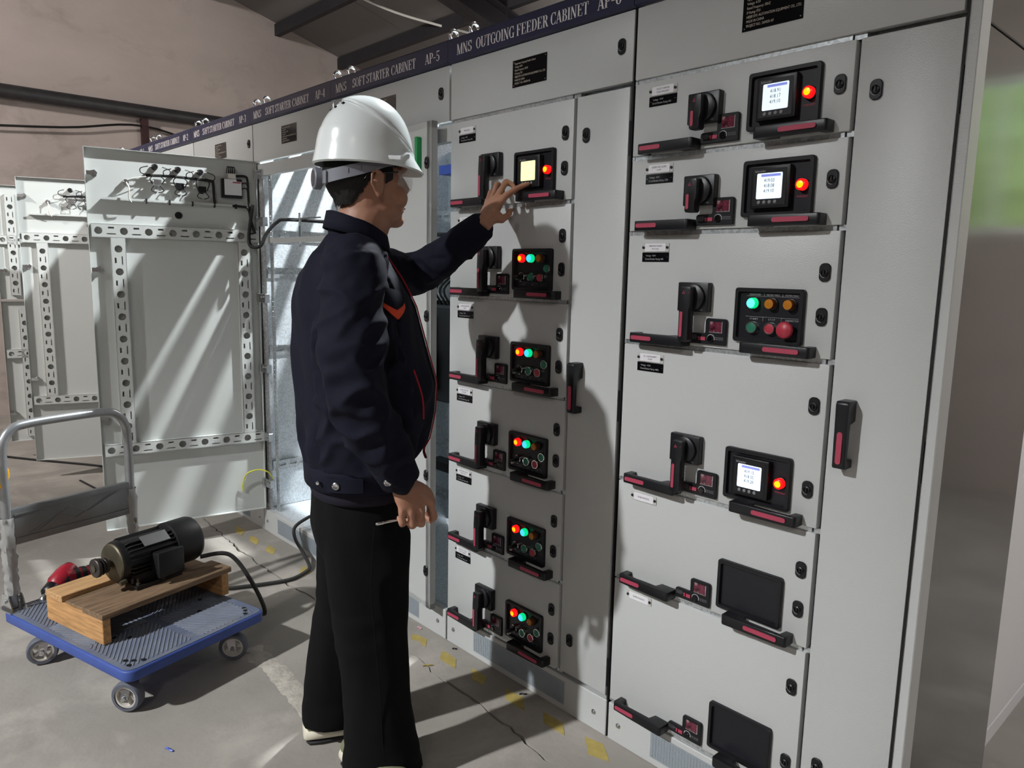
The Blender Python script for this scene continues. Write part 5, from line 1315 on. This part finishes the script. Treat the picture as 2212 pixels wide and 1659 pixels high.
# ---- hard hat
hat = empty('hard_hat'); tag(hat, 'white hard hat with grey ratchet strap on the worker head', 'hard hat')
HM = PM @ HROT @ Matrix.Translation((0, -.004, 1.672)) @ Matrix.Rotation(math.radians(-1), 4, 'X'); hat.matrix_world = HM
def dome(inner):
    rows = []
    NT, NP = 96, 44
    for k in range(NP+1):
        f = k/NP; ph = math.pi/2*f               # 0 rim .. pi/2 top
        row = []
        for i in range(NT):
            th = 2*math.pi*i/NT
            rx, ry, rz = .109, (.124 if math.sin(th) > 0 else .126), .163
            e = 2.25
            cz = math.sin(ph)**(2/e) if ph > 0 else 0; cr = math.cos(ph)**(2/e) if f < 1 else 0
            x, y, z = rx*cr*math.cos(th), ry*cr*math.sin(th), rz*cz
            s_ = 1.0
            if inner: s_ = .968
            else:
                # raised wedge: everything above a crease that falls from the crown to the front rim
                zl = .155-(y+.07)*.70
                a = (z-zl)/.0035*max(0, min(1, (y+.085)/.02))
                s_ += .036*max(0, min(1, a))
                if y < .0 and z < .082: s_ += .010*min(1, (.082-z)/.004)*max(0, min(1, -y/.03))
            x *= s_; y *= s_; z *= (s_ if not inner else .975)
            if f < .12:                            # flared rim and front peak
                q = (1-f/.12)**1.6
                pk = max(0, math.sin(th))**1.6
                g = (1+q*.055)
                x *= g; y = y*g+q*pk*.028; z -= q*(.006+.010*pk*abs(math.sin(th)))-(-.004*q if inner else 0)
            row.append((x, y, z))
        rows.append(row)
    return rows
o_, i_ = dome(False), dome(True)
b = MB(); rows = list(reversed(i_))[:]+o_
b.loft(rows, cap=True); b.build('shell', 'hat_white', hat, smooth=50)
for s in (-1, 1):
    P = []
    for i in range(19):
        y = -.068+.172*i/18; z = .155-(y+.07)*.70
        q = 1-abs(y/.124)**2.25-abs(z/.163)**2.25
        if q > 0: P.append((s*.109*q**(1/2.25)*1.022, y*1.022, z*1.022))
    MB().tube(P, .0026, 6).build('crease_ridge', 'hat_white', hat, smooth=60)
for s, y in ((0, -.088), (.02, -.082), (-.02, -.082), (.032, -.066), (-.032, -.066)):
    z = .163*max(0, (1-abs(y/.126)**2.25-abs(s/.109)**2.25))**(1/2.25)
    b = MB(); b.M = Matrix.Translation((s, y, z)) @ Matrix.Rotation(math.radians(40), 4, 'X')
    b.box(-.0055, .0055, -.003, .003, -.004, .0018, c=.0008); b.build('vent_slot', 'black_rubber', hat)
for s in (-1, 1):
    b = MB(); b.M = Matrix.Translation((s*.112, .045, .004)) @ Matrix.Rotation(s*-.42, 4, 'Z')
    b.box(-.004, .004, -.017, .017, -.003, .008, c=.0015); b.build('slot_boss', 'hat_white', hat)
    # headband strap
    P = [(s*.012, -.116, -.047), (s*.045, -.104, -.044), (s*.072, -.076, -.036), (s*.088, -.035, -.024), (s*.0925, .005, -.010), (s*.09, .035, .002), (s*.08, .07, .01)]
    Q = catmull([Vector(p) for p in P], 6); rows = []
    for i, p in enumerate(Q):
        hgt = .017-.002*math.sin(i/len(Q)*3); t = (Q[min(i+1, len(Q)-1)]-Q[max(0, i-1)]).normalized(); n = t.cross(Vector((0, 0, 1))).normalized()*.0014
        rows.append([p+n+Vector((0, 0, hgt)), p-n+Vector((0, 0, hgt)), p-n-Vector((0, 0, hgt)), p+n-Vector((0, 0, hgt))])
    st = MB().loft(rows).build('strap', 'hat_grey', hat, smooth=40)
    b = MB()
    for q in range(5):
        p = Vector((s*(.079+.0023*q), -.062+.0075*q, -.031+.0022*q)); b.box(p.x-.0018, p.x+.0018, p.y-.0014, p.y+.0014, p.z-.006, p.z+.006)
    b.build('ratchet_slots', 'black_rubber', st)
gn = [math.radians(a) for a in range(0, 360, 9)]
b = MB(); b.loft([[(.027*k_*(1+.03*(i % 2))*math.cos(a), y, -.048+.027*k_*(1+.03*(i % 2))*math.sin(a)) for i, a in enumerate(gn)] for y, k_ in ((-.112, .8), (-.115, 1), (-.131, 1), (-.134, .9))])
b.box(-.045, .045, -.116, -.106, -.066, -.03, c=.004)
kn_ = b.build('dial', 'hat_grey', hat, smooth=35)
MB().lathe([(.021, .133), (.0205, .1352), (.0005, .1355)], (0, 0, -.048), (0, -1, 0), 28).build('dial_cap', 'hat_dial', kn_, smooth=40)
# ---- safety glasses
gl = empty('safety_glasses'); gl.matrix_world = PM @ HROT
tag(gl, 'clear safety glasses on the worker face', 'glasses')
rows = []
for k in range(7):
    z = 1.655-.0085*k; w = .066-.004*abs(k-2); rr = []
    for i in range(25):
        a = math.radians(-82+164*i/24); rr.append((w*math.sin(a)*1.05, .058+.068*math.cos(a)-.0015*abs(k-3), z-(.012*(1-abs(math.sin(a)))**3 if k == 6 else 0)*-1))
    rows.append(rr)
b = MB().loft(rows, cap=False); b.f = [f for f in b.f if not (f[0] % 25 == 24)]; b.m = [0]*len(b.f)
ln = b.build('lens', 'clear_lens', gl, smooth=60); sd = ln.modifiers.new('s', 'SOLIDIFY'); sd.thickness = .0018
for s in (-1, 1):
    MB().tube([(s*.068, .064, 1.649), (s*.080, .04, 1.646), (s*.086, .0, 1.642), (s*.084, -.02, 1.636), (s*.082, -.03, 1.622)], .0024, 6, smooth=5).build('temple_arm', 'black_gloss', gl, smooth=60)
# ---- pen in the right hand
b = MB().cyl((.205, .012, .762), (.199, .07, .767), .0045, n=10).lathe([(.0045, 0), (.0055, -.004), (.0055, -.018), (.003, -.022)], (.205, .012, .762), (-.12, 1, .09), 12)
pn = b.build('pen', 'chrome', smooth=50); pn.matrix_world = PM
tag(pn, 'silver pen held in the worker lowered hand', 'pen')
flush_text()
